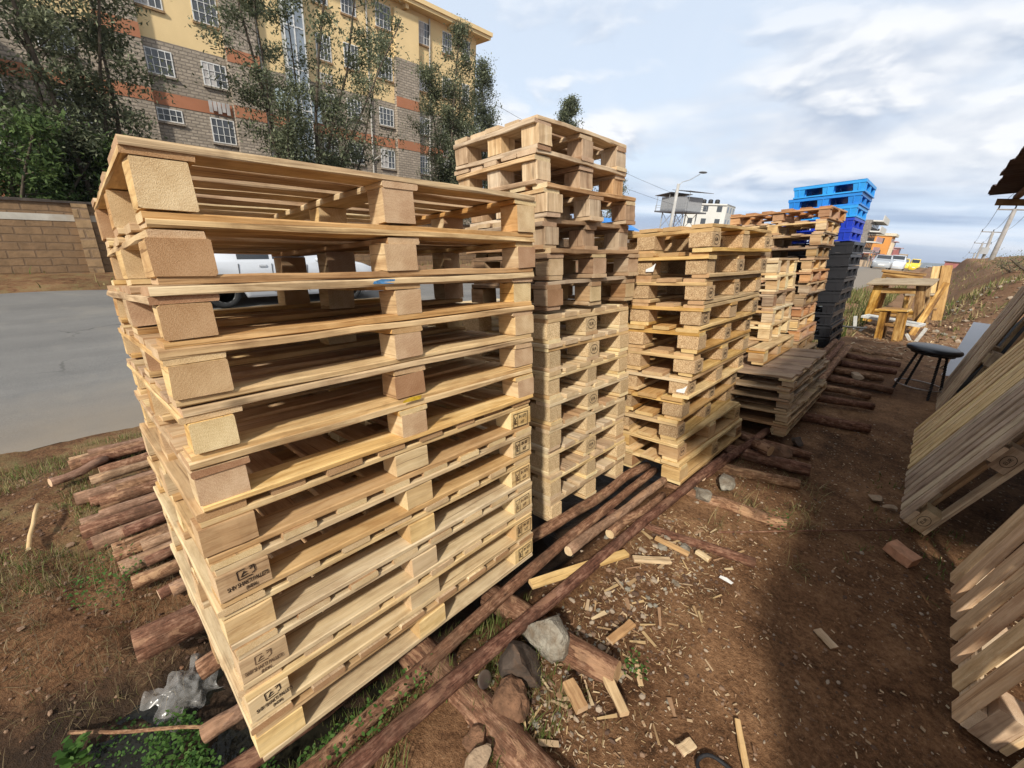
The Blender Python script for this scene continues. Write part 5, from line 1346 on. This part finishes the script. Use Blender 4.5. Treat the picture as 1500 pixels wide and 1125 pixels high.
# eaves
mb = MB(); mb.cube(FX-12.5, FX+.75, -34, 26.0, 14.4, 14.6); mb.cube(FX-12.5, FX+.85, -34, 26.1, 14.602, 14.85); A(mb, 'eaves', yel)
mb = MB(); mb.cube(FX-12.3, FX+.6, -34, 25.9, 14.852, 14.95); A(mb, 'roof_slab', flat('roof_felt', (.2, .17, .15), .9))
for y in (1.5, 5.2, 9.0, 12.8, 18.9, 22.6):
    mb = MB(); mb.cube(FX+.001, FX+.5, y-.12, y+.12, 14.15, 14.398); A(mb, 'eaves_bracket', yel)
# windows with their steel grilles
def window(y, w_, z0, z1, off=0.0, curtain=False, nx_=4, nz_=3):
    x = FX+off
    mb = MB()
    t = .05
    mb.cube(x-.02, x+.035, y, y+w_, z0, z0+t); mb.cube(x-.02, x+.035, y, y+w_, z1-t, z1); mb.cube(x-.02, x+.036, y, y+t, z0+t, z1-t); mb.cube(x-.02, x+.036, y+w_-t, y+w_, z0+t, z1-t)
    o = A(mb, 'window', wht)
    mb = MB(); mb.cube(x+.004, x+.012, y+t, y+w_-t, z0+t, z1-t); A(mb, 'pane', wgl, o)
    mb = MB()
    for i in range(1, nx_): yy = y+w_*i/nx_; mb.cube(x+.02, x+.045, yy-.014, yy+.014, z0+t, z1-t)
    for i in range(1, nz_): zz_ = z0+(z1-z0)*i/nz_; mb.cube(x+.022, x+.043, y+t, y+w_-t, zz_-.013, zz_+.013)
    A(mb, 'grille', wht, o)
    mb = MB(); mb.cube(x+.001, x+.11, y-.06, y+w_+.06, z0-.10, z0-.005); A(mb, 'sill', pil if z0 > 8 else stone, o)
    if curtain:
        mb = MB(); mb.cube(x+.0125, x+.0135, y+t, y+w_*.55, z0+t, z1-t); A(mb, 'curtain', cur, o)
rows = [(2.0, 3.15), (4.66, 5.84), (7.28, 8.34), (9.98, 11.28), (12.72, 14.0)]
rows0 = [(-.1+.4, 1.3)]
colsW = [(16.85, 1.08), (14.6, .95), (12.9, .9), (20.0, .95), (22.05, .8), (23.9, .7), (6.88, 1.1), (4.62, 1.06), (-1.6, 1.2), (1.0, 1.2), (-4.4, 1.2), (-6.6, 1.0), (-11.8, 1.2), (-17, 1.2), (-20, 1.2)]
for ci, (y, w_) in enumerate(colsW):
    for ri, (z0, z1) in enumerate(rows):
        if y == 4.62 and ri == 1: window(y, w_, 5.28, 5.86, 0, False, 4, 2); continue
        window(y, w_, z0, z1, 0, rnd.random() < .3)
for i_ in range(5): pass
# glazed stair bay
mb = MB(); mb.cube(FX+.05, FX+.45, 11.0, 12.15, 1.0, 13.8); sb = A(mb, 'stair_glazing', flat('blue_grey_glazing', (.23, .27, .31), .2, nscale=1.2, namt=.3, bumpk=0, spec=.7))
mb = MB()
for z in (3, 5, 7, 9, 11, 13): mb.cube(FX+.448, FX+.47, 11.0, 12.15, z, z+.07)
for y in (11.0, 11.55, 12.08): mb.cube(FX+.449, FX+.475, y, y+.07, 1.0, 13.8)
A(mb, 'mullion', wht)
mb = MB()
bgl_ = flat('bright_glass', (.55, .66, .70), .1, bumpk=0, spec=.8)
for (y, z) in ((10.3, 6.9), (12.2, 6.6)):
    mb = MB(); mb.cube(FX+.05, FX+.12, y, y+.65, z, z+1.05); A(mb, 'bright_pane', bgl_)
pipe_ = flat('pvc_pipe', (.42, .40, .36), .6)
for y in (9.75, 16.2, 20.9, -2.2):
    mb = MB(); mb.tube([(FX+.09, y, .2), (FX+.09, y, 14.3)], .055, 7, (0, 0)); mb.tube([(FX+.09, y, 5.0), (FX+.09, y+.5, 5.35)], .04, 6, (0, 0)); A(mb, 'drain_pipe', pipe_)
for y, w_, z in ((12.95, .8, 9.3), (6.9, 1.0, 6.6), (22.1, .7, 6.6)):
    mb = MB()
    for i in range(5): mb.cube(FX+.12, FX+.14, y+w_*i/5, y+w_*(i+.8)/5, z-.55+.1*(i % 2), z)
    A(mb, 'laundry', cur)
# aerial on the roof
mb = MB(); mb.tube([(FX-.5, 17.0, 14.9), (FX-.5, 17.0, 16.9)], .03, 6, (0, 0)); mb.cube(FX-.52, FX-.48, 16.6, 17.4, 16.5, 16.53); A(mb, 'aerial', blk)

# pale building left of the block, behind the big tree
lb = empty('pale_building', Matrix.Translation((-24, -7, -.5))); tag(lb, 'pale plastered building with grilled windows behind the big tree', 'building')
plm = flat('pale_plaster', (.52, .50, .46), .9, nscale=.8, namt=.15, bumpk=.05, stain=(.36, .33, .29))
def Lb(mb, n, mt):
    o = mb.build(n, mt, lb); o.matrix_parent_inverse = lb.matrix_world.inverted(); return o
mb = MB(); mb.cube(-30, -25.5, -14, -.75, -.6, 7.4); Lb(mb, 'wall', plm)
mb = MB(); mb.cube(-25.498, -25.46, -14, -.75, 1.2, 2.0); Lb(mb, 'red_plinth', ora)
mb = MB(); mb.cube(-30.2, -25.2, -14, -.6, 7.402, 7.6); Lb(mb, 'roof', cop)
for y in (-2.6, -5.2, -8):
    for z in (2.6, 5.0):
        mb = MB(); mb.cube(-25.499, -25.45, y, y+1.3, z, z+1.25); Lb(mb, 'window', wgl)
        mb = MB()
        for i in range(5): mb.cube(-25.45, -25.42, y+.3*i, y+.3*i+.04, z, z+1.25)
        for i in range(4): mb.cube(-25.449, -25.425, y, y+1.3, z+.4*i, z+.4*i+.04)
        Lb(mb, 'grille', wht)

# ------------------------------------------------------------------ trees
def tree(x, y, z0, H, spread, label, seed, leafm, n_leaf=9000, stems=5, lean=(0, 0), base_clear=.25, leaf=(.10, .22), cl_r=.55, columnar=False, nb=60, droop=.3, group='trees behind the boundary wall', name='tall_tree', trunk_r=.085):
    r = random.Random(seed)
    root = empty(name, Matrix.Translation((x, y, z0))); tag(root, label, 'tree', group)
    tr_ = MB(); tips = []
    def limb(p, d, L, rad, depth, up):
        pts = [p]; rads = [rad]; n = 6; q = p.copy(); dd = d.copy()
        for k in range(n):
            dr = .035 if (columnar and depth == 0) else .10
            dd = (dd+Vector((r.gauss(0, dr), r.gauss(0, dr), up))).normalized()
            q = q+dd*L/n; pts.append(q.copy()); rads.append(rad*(1-.75*(k+1)/n))
        tr_.tube(pts, rads, 6 if depth else 9, (0, 0), .05 if depth == 0 else 0, caps=False)
        return pts
    for s in range(stems):
        a = 6.283*s/stems+r.uniform(-.4, .4); k = (0 if stems == 1 else r.uniform(.5, 1.1))
        ks = k*(.25 if columnar else 1)
        d = Vector((math.cos(a)*spread*.55*ks/H*1.6+lean[0], math.sin(a)*spread*.55*ks/H*1.6+lean[1], 1)).normalized()
        hh = H*r.uniform(.78, 1.0) if s else H
        pts = limb(Vector((r.gauss(0, .08), r.gauss(0, .08), -.2)), d, hh, trunk_r*r.uniform(.7, 1.1), 0, .03)
        for b_ in range(nb//stems):
            t = base_clear+(1-base_clear)*((b_+r.random())/(nb//stems))
            i = min(len(pts)-2, int(t*(len(pts)-1))); fr_ = t*(len(pts)-1)-i
            p = pts[i].lerp(pts[i+1], min(1, fr_))
            a2 = r.uniform(0, 6.283)
            if columnar: bl = spread*max(.25, 1.05-1.0*abs(t-.42)**1.2*1.4)*r.uniform(.3, .9)*.62; el = r.uniform(.3, .9)
            else: bl = spread*(1.1-t*.75)*r.uniform(.3, .8)*.6; el = r.uniform(-.1, .8)
            d2 = Vector((math.cos(a2)*math.cos(el), math.sin(a2)*math.cos(el), math.sin(el)))
            bp = limb(p, d2, max(.3, bl), .03*trunk_r/.16, 1, .02)
            tips += [(bp[-1], 1.0), (bp[4], .9), (bp[3], .7)]
            if bl > .9: tips.append((bp[2], .6))
        tips.append((pts[-1], 1.0))
    tr_.build('trunk', M['trunk'], root, True)
    lm = MB()
    per = max(1, int(n_leaf*(5.0 if columnar else 3.5))//len(tips))
    for (c, wgt) in tips:
        if r.random() < (.22 if columnar else .24): continue
        cr = cl_r*r.uniform(.55, 1.25)
        for _ in range(int(per*wgt*r.uniform(.5, 1.5))):
            v = Vector((r.gauss(0, 1), r.gauss(0, 1), r.gauss(0, 1)))*cr*.5
            v.z *= .75; v.z -= droop*cr*abs(r.gauss(0, .6))
            p = c+v; L = r.uniform(*leaf)
            a, ti = r.uniform(0, 6.283), r.gauss(-.35, .6)
            u = Vector((math.cos(a)*math.cos(ti), math.sin(a)*math.cos(ti), math.sin(ti)))*L
            w_ = Vector((-math.sin(a), math.cos(a), r.uniform(-.7, .7))).normalized()*L*r.uniform(.16, .3)
            b0 = len(lm.v); lm.v += [p-u*.5, p+w_, p+u*.5, p-w_]
            lm.face((b0, b0+1, b0+2, b0+3), [(0, 0)]*4)
    lm.build('crown', leafm, root)
    return root
lf1 = foliage('leaf_grey_green', (.05, .062, .036), (.145, .165, .095), (.30, .32, .20))
lf2 = foliage('leaf_deep', (.025, .045, .015), (.065, .105, .032), (.14, .20, .065))
lf3 = foliage('leaf_bright', (.04, .07, .015), (.09, .13, .03), (.17, .22, .06))
tree(-19.6, 1.15, -.4, 11.5, 4.6, 'big tree at the left edge with many upright stems and feathery foliage', 11, lf1, 19000, 8, (0, -.05), .18, nb=150, cl_r=.55, leaf=(.08, .19))
tree(-20.5, -2.2, -.4, 10.5, 4.2, 'loose grey-green tree partly cut off by the left edge', 12, lf1, 11000, 5, (0, .0), .25, nb=80, cl_r=.65)
tree(-18.8, -.6, -.4, 4.6, 3.6, 'dense dark bushy tree above the wall at the left edge', 13, lf2, 6500, 7, (0, 0), .1, nb=110, cl_r=.42, leaf=(.09, .2))
tree(-19.0, 1.9, -.4, 3.6, 2.0, 'dark green bush just left of the nearest stack top', 14, lf2, 6000, 4, (0, 0), .2, nb=40, cl_r=.5, leaf=(.1, .2))
tree(-20.0, 7.8, -.4, 11.6, 5.4, 'tall airy tree with several dark stems before the middle of the block', 15, lf1, 17000, 7, (0, .0), .16, nb=130, cl_r=.55, leaf=(.08, .18), trunk_r=.08)
tree(-19.3, 7.6, -.4, 6.2, 3.0, 'dark lower tree at the foot of the tall airy one', 16, lf1, 4500, 5, (0, .0), .3, nb=70, cl_r=.45, leaf=(.08, .18))
tree(-20.0, 15.2, -.4, 10.8, 4.0, 'dense columnar tree at the corner of the block', 17, lf1, 14000, 3, (0, .0), .12, columnar=True, nb=110, cl_r=.46, leaf=(.07, .16), droop=.6)
tree(-20.6, 18.5, -.4, 10.3, 3.2, 'slim columnar tree right of the dense one, against the sky', 18, lf1, 9000, 1, (0, .01), .12, columnar=True, nb=76, cl_r=.45, leaf=(.07, .16), droop=.6)
tree(-30.0, 37.2, -.5, 14.3, 4.2, 'pointed tree top above the second stack, far behind', 19, lf1, 8000, 1, (0, 0), .25, columnar=True, nb=80, cl_r=.6, leaf=(.14, .3), droop=.5)
tree(-25.0, 37.2, -.5, 7.6, 4.0, 'thin sapling twigs showing right of the second stack', 20, lf1, 2600, 4, (0, 0), .2, nb=50, cl_r=.5, leaf=(.12, .24))
tree(-18.2, 6.4, -.4, 3.3, 1.8, 'small bush over the wall near the middle of the block', 21, lf3, 3000, 3, nb=26, cl_r=.4)
tree(-18.2, 11.9, -.4, 3.9, 1.8, 'round green bush left of the columnar trees', 22, lf2, 3600, 3, nb=26, cl_r=.42)
# acacia on the dirt bank
tree(2.0, 17.5, 1.15, 1.15, 2.4, 'low spreading thorn bush on top of the dirt bank', 23, foliage('leaf_thorn', (.08, .09, .05), (.16, .17, .09), (.28, .28, .17)), 1500, 6, (-.3, 0), .2, nb=60, cl_r=.26, leaf=(.02, .06), group=None, name='thorn_bush', trunk_r=.05)

# ------------------------------------------------------------------ street lamp, tank tower, kiosk
steel = flat('galvanised', (.42, .43, .43), .5, .6, nscale=3, namt=.15, bumpk=0); conc = flat('grey_concrete', (.40, .39, .37), .9, nscale=3, namt=.2)
sl2 = empty('street_lamp', Matrix.Translation((-13, 27.4, -.4))); tag(sl2, 'grey street lamp post with a single curved arm', 'street lamp')
mb = MB(); mb.tube([(0, 0, 0), (.03, .0, 4.9)], [.13, .085], 10, (0, 0)); mb.build('post', conc, sl2, True)
mb = MB(); mb.tube([(.03, 0, 4.75), (.12, .25, 5.02), (.4, .7, 5.2), (.75, 1.15, 5.55)], .022, 8, (0, 0)); mb.build('arm', steel, sl2, True)
mb = MB(); mb.blob((.85, 1.3, 5.66), .17, 2, 0, (1.5, 1.1, .35)); mb.build('lamp_head', flat('lamp_grey', (.16, .17, .18), .5), sl2, True)
TX, TY = -30.4, 64.5
tw = empty('water_tower', Matrix.Translation((TX+.8, TY, .15)) @ Matrix.Scale(.80, 4)); tag(tw, 'elevated steel panel water tank with two lean-to roofs on lattice legs', 'water tower')
tb = Matrix.Rotation(R(-22), 4, 'Z')
mb = MB()
mb.cube(-3.1, 3.1, -1.8, 1.8, 5.75, 8.05, tb)
o = mb.build('tank', flat('pressed_steel', (.66, .67, .68), .6, 0, nscale=1, namt=.2), tw)
mb = MB()
for i in range(7): xx = -3.1+i*6.2/6; mb.cube(xx-.04, xx+.04, -1.86, 1.86, 5.75, 8.04, tb)
for z in (5.8, 6.9, 7.95): mb.cube(-3.15, 3.15, -1.85, 1.85, z, z+.07, tb)
for j in range(4): yy = -1.8+j*1.2; mb.cube(-3.155, 3.155, yy-.04, yy+.04, 5.76, 8.03, tb)
mb.build('panel_rib', flat('tank_rib', (.30, .31, .32), .6), tw)
mb = MB(); mb.cube(-3.9, 3.9, -2.5, 2.5, 5.45, 5.7, tb)
mb.build('platform', flat('dark_steel', (.10, .10, .11), .7), tw)
mb = MB()
for xx in (-3.8, -1.3, 1.2, 3.8):
    for yy in (-2.45, 2.45): mb.tube([tb @ Vector((xx, yy, 5.7)), tb @ Vector((xx, yy, 6.6))], .03, 5, (0, 0))
for z in (6.2, 6.6):
    for yy in (-2.45, 2.45): mb.tube([tb @ Vector((-3.8, yy, z)), tb @ Vector((3.8, yy, z))], .03, 5, (0, 0))
mb.build('railing', steel, tw)
rf = flat('roof_sheet', (.15, .14, .14), .7, .2)
for (x0, x1, z0, z1) in ((-4.3, -.2, 8.25, 8.75), (.0, 4.6, 9.1, 8.75)):
    mb = MB(); b0 = 0
    mb.v += [tb @ Vector(p) for p in ((x0, -2.6, z0), (x1, -2.6, z1), (x1, 2.6, z1), (x0, 2.6, z0), (x0, -2.6, z0+.07), (x1, -2.6, z1+.07), (x1, 2.6, z1+.07), (x0, 2.6, z0+.07))]
    for f in ((3, 2, 1, 0), (4, 5, 6, 7), (0, 1, 5, 4), (1, 2, 6, 5), (2, 3, 7, 6), (3, 0, 4, 7)): mb.face(f, [(0, 0)]*4)
    mb.build('roof', rf, tw)
    mb = MB()
    for xx in (x0+.5, x1-.5): mb.tube([tb @ Vector((xx, -2.3, 5.7)), tb @ Vector((xx, -2.3, min(z0, z1)+.2))], .05, 5, (0, 0))
    mb.build('roof_post', steel, tw)
for (xx, yy) in ((-2.6, -1.6), (2.6, -1.6), (-2.6, 1.6), (2.6, 1.6), (0, -1.6), (0, 1.6)):
    mb = MB(); mb.tube([tb @ Vector((xx, yy, -.5)), tb @ Vector((xx, yy, 5.5))], .10, 6, (0, 0)); mb.build('leg', steel, tw)
for yy in (-1.6, 1.6):
    mb = MB()
    for a in (-2.6, 0):
        for z in (.3, 2.9): mb.tube([tb @ Vector((a, yy, z)), tb @ Vector((a+2.6, yy, z+2.5))], .05, 5, (0, 0)); mb.tube([tb @ Vector((a+2.6, yy, z)), tb @ Vector((a, yy, z+2.5))], .05, 5, (0, 0))
    mb.build('bracing', steel, tw)
def blockb(name, x, y, z, w_, d, h, mt, label, floors, cols, rz=0, wm=None, extras=None, grp='far buildings along the road', face='x'):
    root = empty(name, Matrix.Translation((x, y, z)) @ Matrix.Rotation(R(rz), 4, 'Z')); tag(root, label, 'building', grp)
    mb = MB(); mb.cube(-w_/2, w_/2, -d/2, d/2, -3, h); mb.build('wall', mt, root)
    fh = h/floors
    for f in range(floors):
        for c in range(cols):
            u = -w_/2+w_*(c+.5)/cols
            mb = MB(); mb.cube(u-.55, u+.55, -d/2-.02, -d/2+.01, f*fh+fh*.35, f*fh+fh*.8); mb.build('window', wm or wgl, root)
        nr = max(2, int(d/3))
        for c in range(nr):
            v = -d/2+d*(c+.5)/nr
            mb = MB(); mb.cube(w_/2-.01, w_/2+.02, v-.6, v+.6, f*fh+fh*.35, f*fh+fh*.8); mb.build('window', wm or wgl, root)
    if extras: extras(root, w_, d, h, fh)
    return root
wb = flat('white_building', (.58, .57, .53), .9, nscale=.4, namt=.1, bumpk=0)
def roof_tanks(root, w_, d, h, fh):
    for i in range(4):
        mb = MB(); mb.lathe([(0, 0), (.55, 0), (.55, 1.0), (.3, 1.2), (0, 1.2)], 12, Matrix.Translation((-w_/2+1.2+i*1.5, 0, h))); mb.build('roof_tank', blk, root, True)
    mb = MB(); mb.cube(-w_/2, w_/2, -d/2-.3, d/2+.3, h-.3, h-.001); mb.build('parapet', wb, root)
blockb('white_building', -43, 110, -2, 9, 9, 10.6, wb, 'plain white flat-roofed building right of the water tank, black tanks on top', 4, 3, 8, extras=roof_tanks)
blockb('white_building', -35.5, 100, -2, 6, 7, 5.6, wb, 'lower white annex in front of the plain white building', 2, 2, 8)
ki = empty('blue_roof_kiosk', Matrix.Translation((-16.4, 25.5, -.45))); tag(ki, 'small kiosk with a bright blue roof seen left of the third stack', 'kiosk')
mb = MB(); mb.cube(-1.3, 1.3, -1.2, 1.2, 0, 2.1); mb.build('wall', flat('kiosk_wall', (.25, .2, .16), .9), ki)
mb = MB(); mb.v += [Vector(p) for p in ((-1.5, -1.5, 2.1), (1.6, -1.5, 2.1), (1.6, 1.5, 2.1), (-1.5, 1.5, 2.1), (0, -1.5, 2.75), (0, 1.5, 2.75))]
for f in ((0, 3, 2, 1), (0, 4, 5, 3), (1, 2, 5, 4), (0, 1, 4), (3, 5, 2)): mb.face(f, [(0, 0)]*len(f))
mb.build('roof', flat('blue_sheet', (.03, .20, .55), .5, nscale=2), ki)
# far street frontage
pinkm = flat('pink_render', (.48, .30, .29), .9, nscale=.5, namt=.15, bumpk=0); greym = stone_mat('grey_block', (.30, .27, .24), (.24, .22, .20), (.18, .16, .15), .6, .3); orm = flat('orange_render', (.62, .27, .07), .9, nscale=.5, namt=.12, bumpk=0); redm = flat('dull_red', (.34, .13, .12), .9, nscale=.5, bumpk=0); tanm = flat('tan_render', (.38, .29, .20), .9, nscale=.5, bumpk=0); cream = flat('cream', (.62, .55, .42), .9, bumpk=0)
def balconies(root, w_, d, h, fh):
    for f in range(1, int(h/fh)+1):
        z = f*fh-.25
        mb = MB(); mb.cube(w_/2+.021, w_/2+1.3, -d/2-.5, d/2, z, z+.2); mb.build('balcony_slab', wb, root)
        mb = MB(); mb.cube(w_/2+1.2, w_/2+1.29, -d/2-.5, d/2, z+.2, z+.95); mb.build('balcony_rail', pinkm if f < h/fh-1 else wb, root)
blockb('tall_grey_building', -13.3, 100, -2.2, 6.2, 15, 8.0, greym, 'tall grey half-finished block with stacked balconies beside the plastic stack', 5, 2, 2, extras=balconies)
def stripes(root, w_, d, h, fh):
    for c in range(6):
        v = -d/2+d*(c+.5)/6
        mb = MB(); mb.cube(w_/2+.03, w_/2+.28, v-.22, v+.22, 1.8, h-1.2); mb.build('fin', cream, root)
    mb = MB(); mb.cube(-w_/2-.2, w_/2+.5, -d/2-.2, d/2+.2, h, h+.5); mb.build('roof', cream, root)
    mb = MB(); mb.cube(-1, 1, -1, 1, h+.5, h+1.4); mb.build('roof_tank', blk, root)
blockb('orange_building', -12.1, 123, -2.9, 6.5, 14, 6.9, orm, 'bright orange building with cream vertical fins', 3, 2, 2, extras=stripes)
def cornice(root, w_, d, h, fh):
    for f in range(1, int(round(h/fh))+1):
        mb = MB(); mb.cube(-w_/2-.3, w_/2+.6, -d/2-.3, d/2+.3, f*fh-.2, f*fh-.02); mb.build('floor_band', pinkm, root)
blockb('pink_building', -13.2, 146, -3.6, 6.5, 14, 7.0, pinkm, 'pink building past the bright orange one', 4, 2, 2, extras=cornice)
blockb('red_building', -13.4, 170, -4.3, 7, 14, 6.4, redm, 'dull red building beyond the pink one', 3, 2, 2, extras=cornice)
blockb('tan_building', -13.6, 198, -5.2, 9, 20, 5.4, tanm, 'low tan building last in the far row', 2, 3, 2)
# shop fronts / awnings at street level
for i, (x, y, c) in enumerate(((-6.9, 84, (.10, .10, .11)), (-7.0, 93, (.30, .12, .10)), (-6.8, 76, (.20, .18, .16)), (-7.9, 114, (.12, .12, .12)))):
    aw = empty('shop_stall', Matrix.Translation((x-1.6, y, road_z(y)))); tag(aw, ['dark open stall below the tall grey block', 'reddish stall farther up the far kerb', 'nearest brownish stall on the far kerb', 'black stall below the bright orange building'][i], 'stall', 'stalls on the far kerb')
    sm_ = flat('stall_cloth_%d' % i, c, .9)
    mb = MB(); mb.cube(-1.4, 1.4, -1.8, 1.8, 2.1, 2.2); mb.build('roof', sm_, aw)
    mb = MB(); mb.cube(-1.4, -1.3, -1.8, 1.8, 0, 2.098); mb.build('back_wall', sm_, aw)
    for yy in (-1.7, 1.7): mb = MB(); mb.cube(1.25, 1.35, yy-.05, yy+.05, 0, 2.098); mb.build('post', sm_, aw)
    mb = MB(); mb.cube(-.6, .8, -1.4, 1.4, 0, .9); mb.build('counter', tanm, aw)

# ------------------------------------------------------------------ power poles on the bank
pg = flat('weathered_pole', (.30, .28, .26), .9, nscale=4, namt=.25)
poles = []
def upole(base, top, label, arm=1.5):
    b_, t_ = Vector(base), Vector(top)
    root = empty('power_pole', Matrix.Translation(b_)); tag(root, label, 'power pole', 'power poles on the bank')
    L = t_-b_
    mb = MB(); mb.tube([(0, 0, -1.5), L], [.15, .10], 8, (0, 0)); mb.build('post', pg, root, True)
    d = Vector((1, -.05, .0)).normalized()
    c = L*.985
    mb = MB(); mb.tube([c-d*arm/2, c+d*arm/2], .05, 6, (0, 0)); mb.build('crossarm', pg, root)
    ends_ = []
    for s in (-1, 0, 1):
        mb = MB(); p = c+d*s*arm*.46; mb.tube([p, p+Vector((0, 0, .22))], .04, 6, (0, 0)); mb.build('insulator', blk, root)
        ends_.append(b_+p+Vector((0, 0, .22)))
    poles.append(ends_)
upole((2.08, 41, 1.0), (2.14, 41, 4.35), 'nearest power pole, tallest on the bank', 1.5)
upole((2.7, 62, .4), (2.50, 62, 3.75), 'second power pole with a transformer lump', 1.6)
upole((3.1, 88, -.3), (3.05, 88, 3.15), 'third power pole, behind the one with the lump', 1.7)
upole((3.8, 122, -1.3), (3.8, 122, 1.9), 'fourth power pole, small', 1.8)
upole((4.2, 165, -2.6), (4.2, 165, .6), 'farthest power pole, tiny', 1.9)
wires = MB()
near = [p+Vector((.6, -36, 2.2)) for p in poles[0]]
allp = [near]+poles
for A_, B_ in zip(allp, allp[1:]):
    for p, q in zip(A_, B_):
        pts = [p.lerp(q, i/10)-Vector((0, 0, .35*4*(i/10)*(1-i/10))) for i in range(11)]
        w1 = MB(); w1.tube(pts, .012, 4, (0, 0), caps=False)
        tag(w1.build('power_line', blk), 'thin power line strung along the poles on the bank', 'wire', 'power lines on the bank')
mb = MB(); mb.cube(2.2, 2.75, 61.6, 62.2, 1.7, 2.3); mb2 = mb
tag(mb.build('transformer', steel), 'small transformer box on the second power pole', 'transformer')
for k in range(2):
    z = 4.3+1.0*k
    w1 = MB(); a = Vector((-16, 14, z+1.2)); b_ = Vector((-13, 27.4, 3.3+.6*k)); w1.tube([a.lerp(b_, i/8)-Vector((0, 0, .2*4*(i/8)*(1-i/8))) for i in range(9)], .007, 4, (0, 0), caps=False)
    tag(w1.build('lamp_wire', blk), 'thin wire reaching the street lamp', 'wire', 'wires to the street lamp')
# people by the far kerb, tiny
cl_d = [flat('cloth_dark', (.04, .04, .05), .9), flat('cloth_white', (.6, .6, .6), .9), flat('cloth_red', (.3, .05, .04), .9)]
skin = flat('skin', (.10, .055, .035), .6)
# far shacks on the bank skyline
for (x, y, w_, h, mt, lab) in ((1.9, 128, 3.2, 1.7, redm, 'small red-brown shack on the far bank skyline'), (2.6, 190, 3.0, 1.8, pinkm, 'small pinkish shack near the far poles')):
    s_ = empty('far_shack', Matrix.Translation((x, y, ground_z(x, y)))); tag(s_, lab, 'shack', 'shacks on the far bank')
    mb = MB(); mb.cube(-w_/2, w_/2, -1.5, 1.5, -.5, h); mb.build('wall', mt, s_)
    mb = MB(); mb.cube(-w_/2-.2, w_/2+.2, -1.7, 1.7, h+.002, h+.12); mb.build('roof', iron, s_)
# ------------------------------------------------------------------ air
hzb = MB(); hzb.cube(-3300, 3300, -70, 5200, -175, 40)
m = bpy.data.materials.new('haze_air'); m.use_nodes = True; nt = m.node_tree; nt.nodes.clear()
out = nt.nodes.new('ShaderNodeOutputMaterial'); pv = nt.nodes.new('ShaderNodeVolumePrincipled'); nt.links.new(pv.outputs[0], out.inputs['Volume'])
pv.inputs['Color'].default_value = (.80, .87, 1.0, 1); pv.inputs['Density'].default_value = .00022; pv.inputs['Anisotropy'].default_value = .2
tag(hzb.build('haze', m), 'thin blue haze over the distance', 'haze', None, 'stuff')
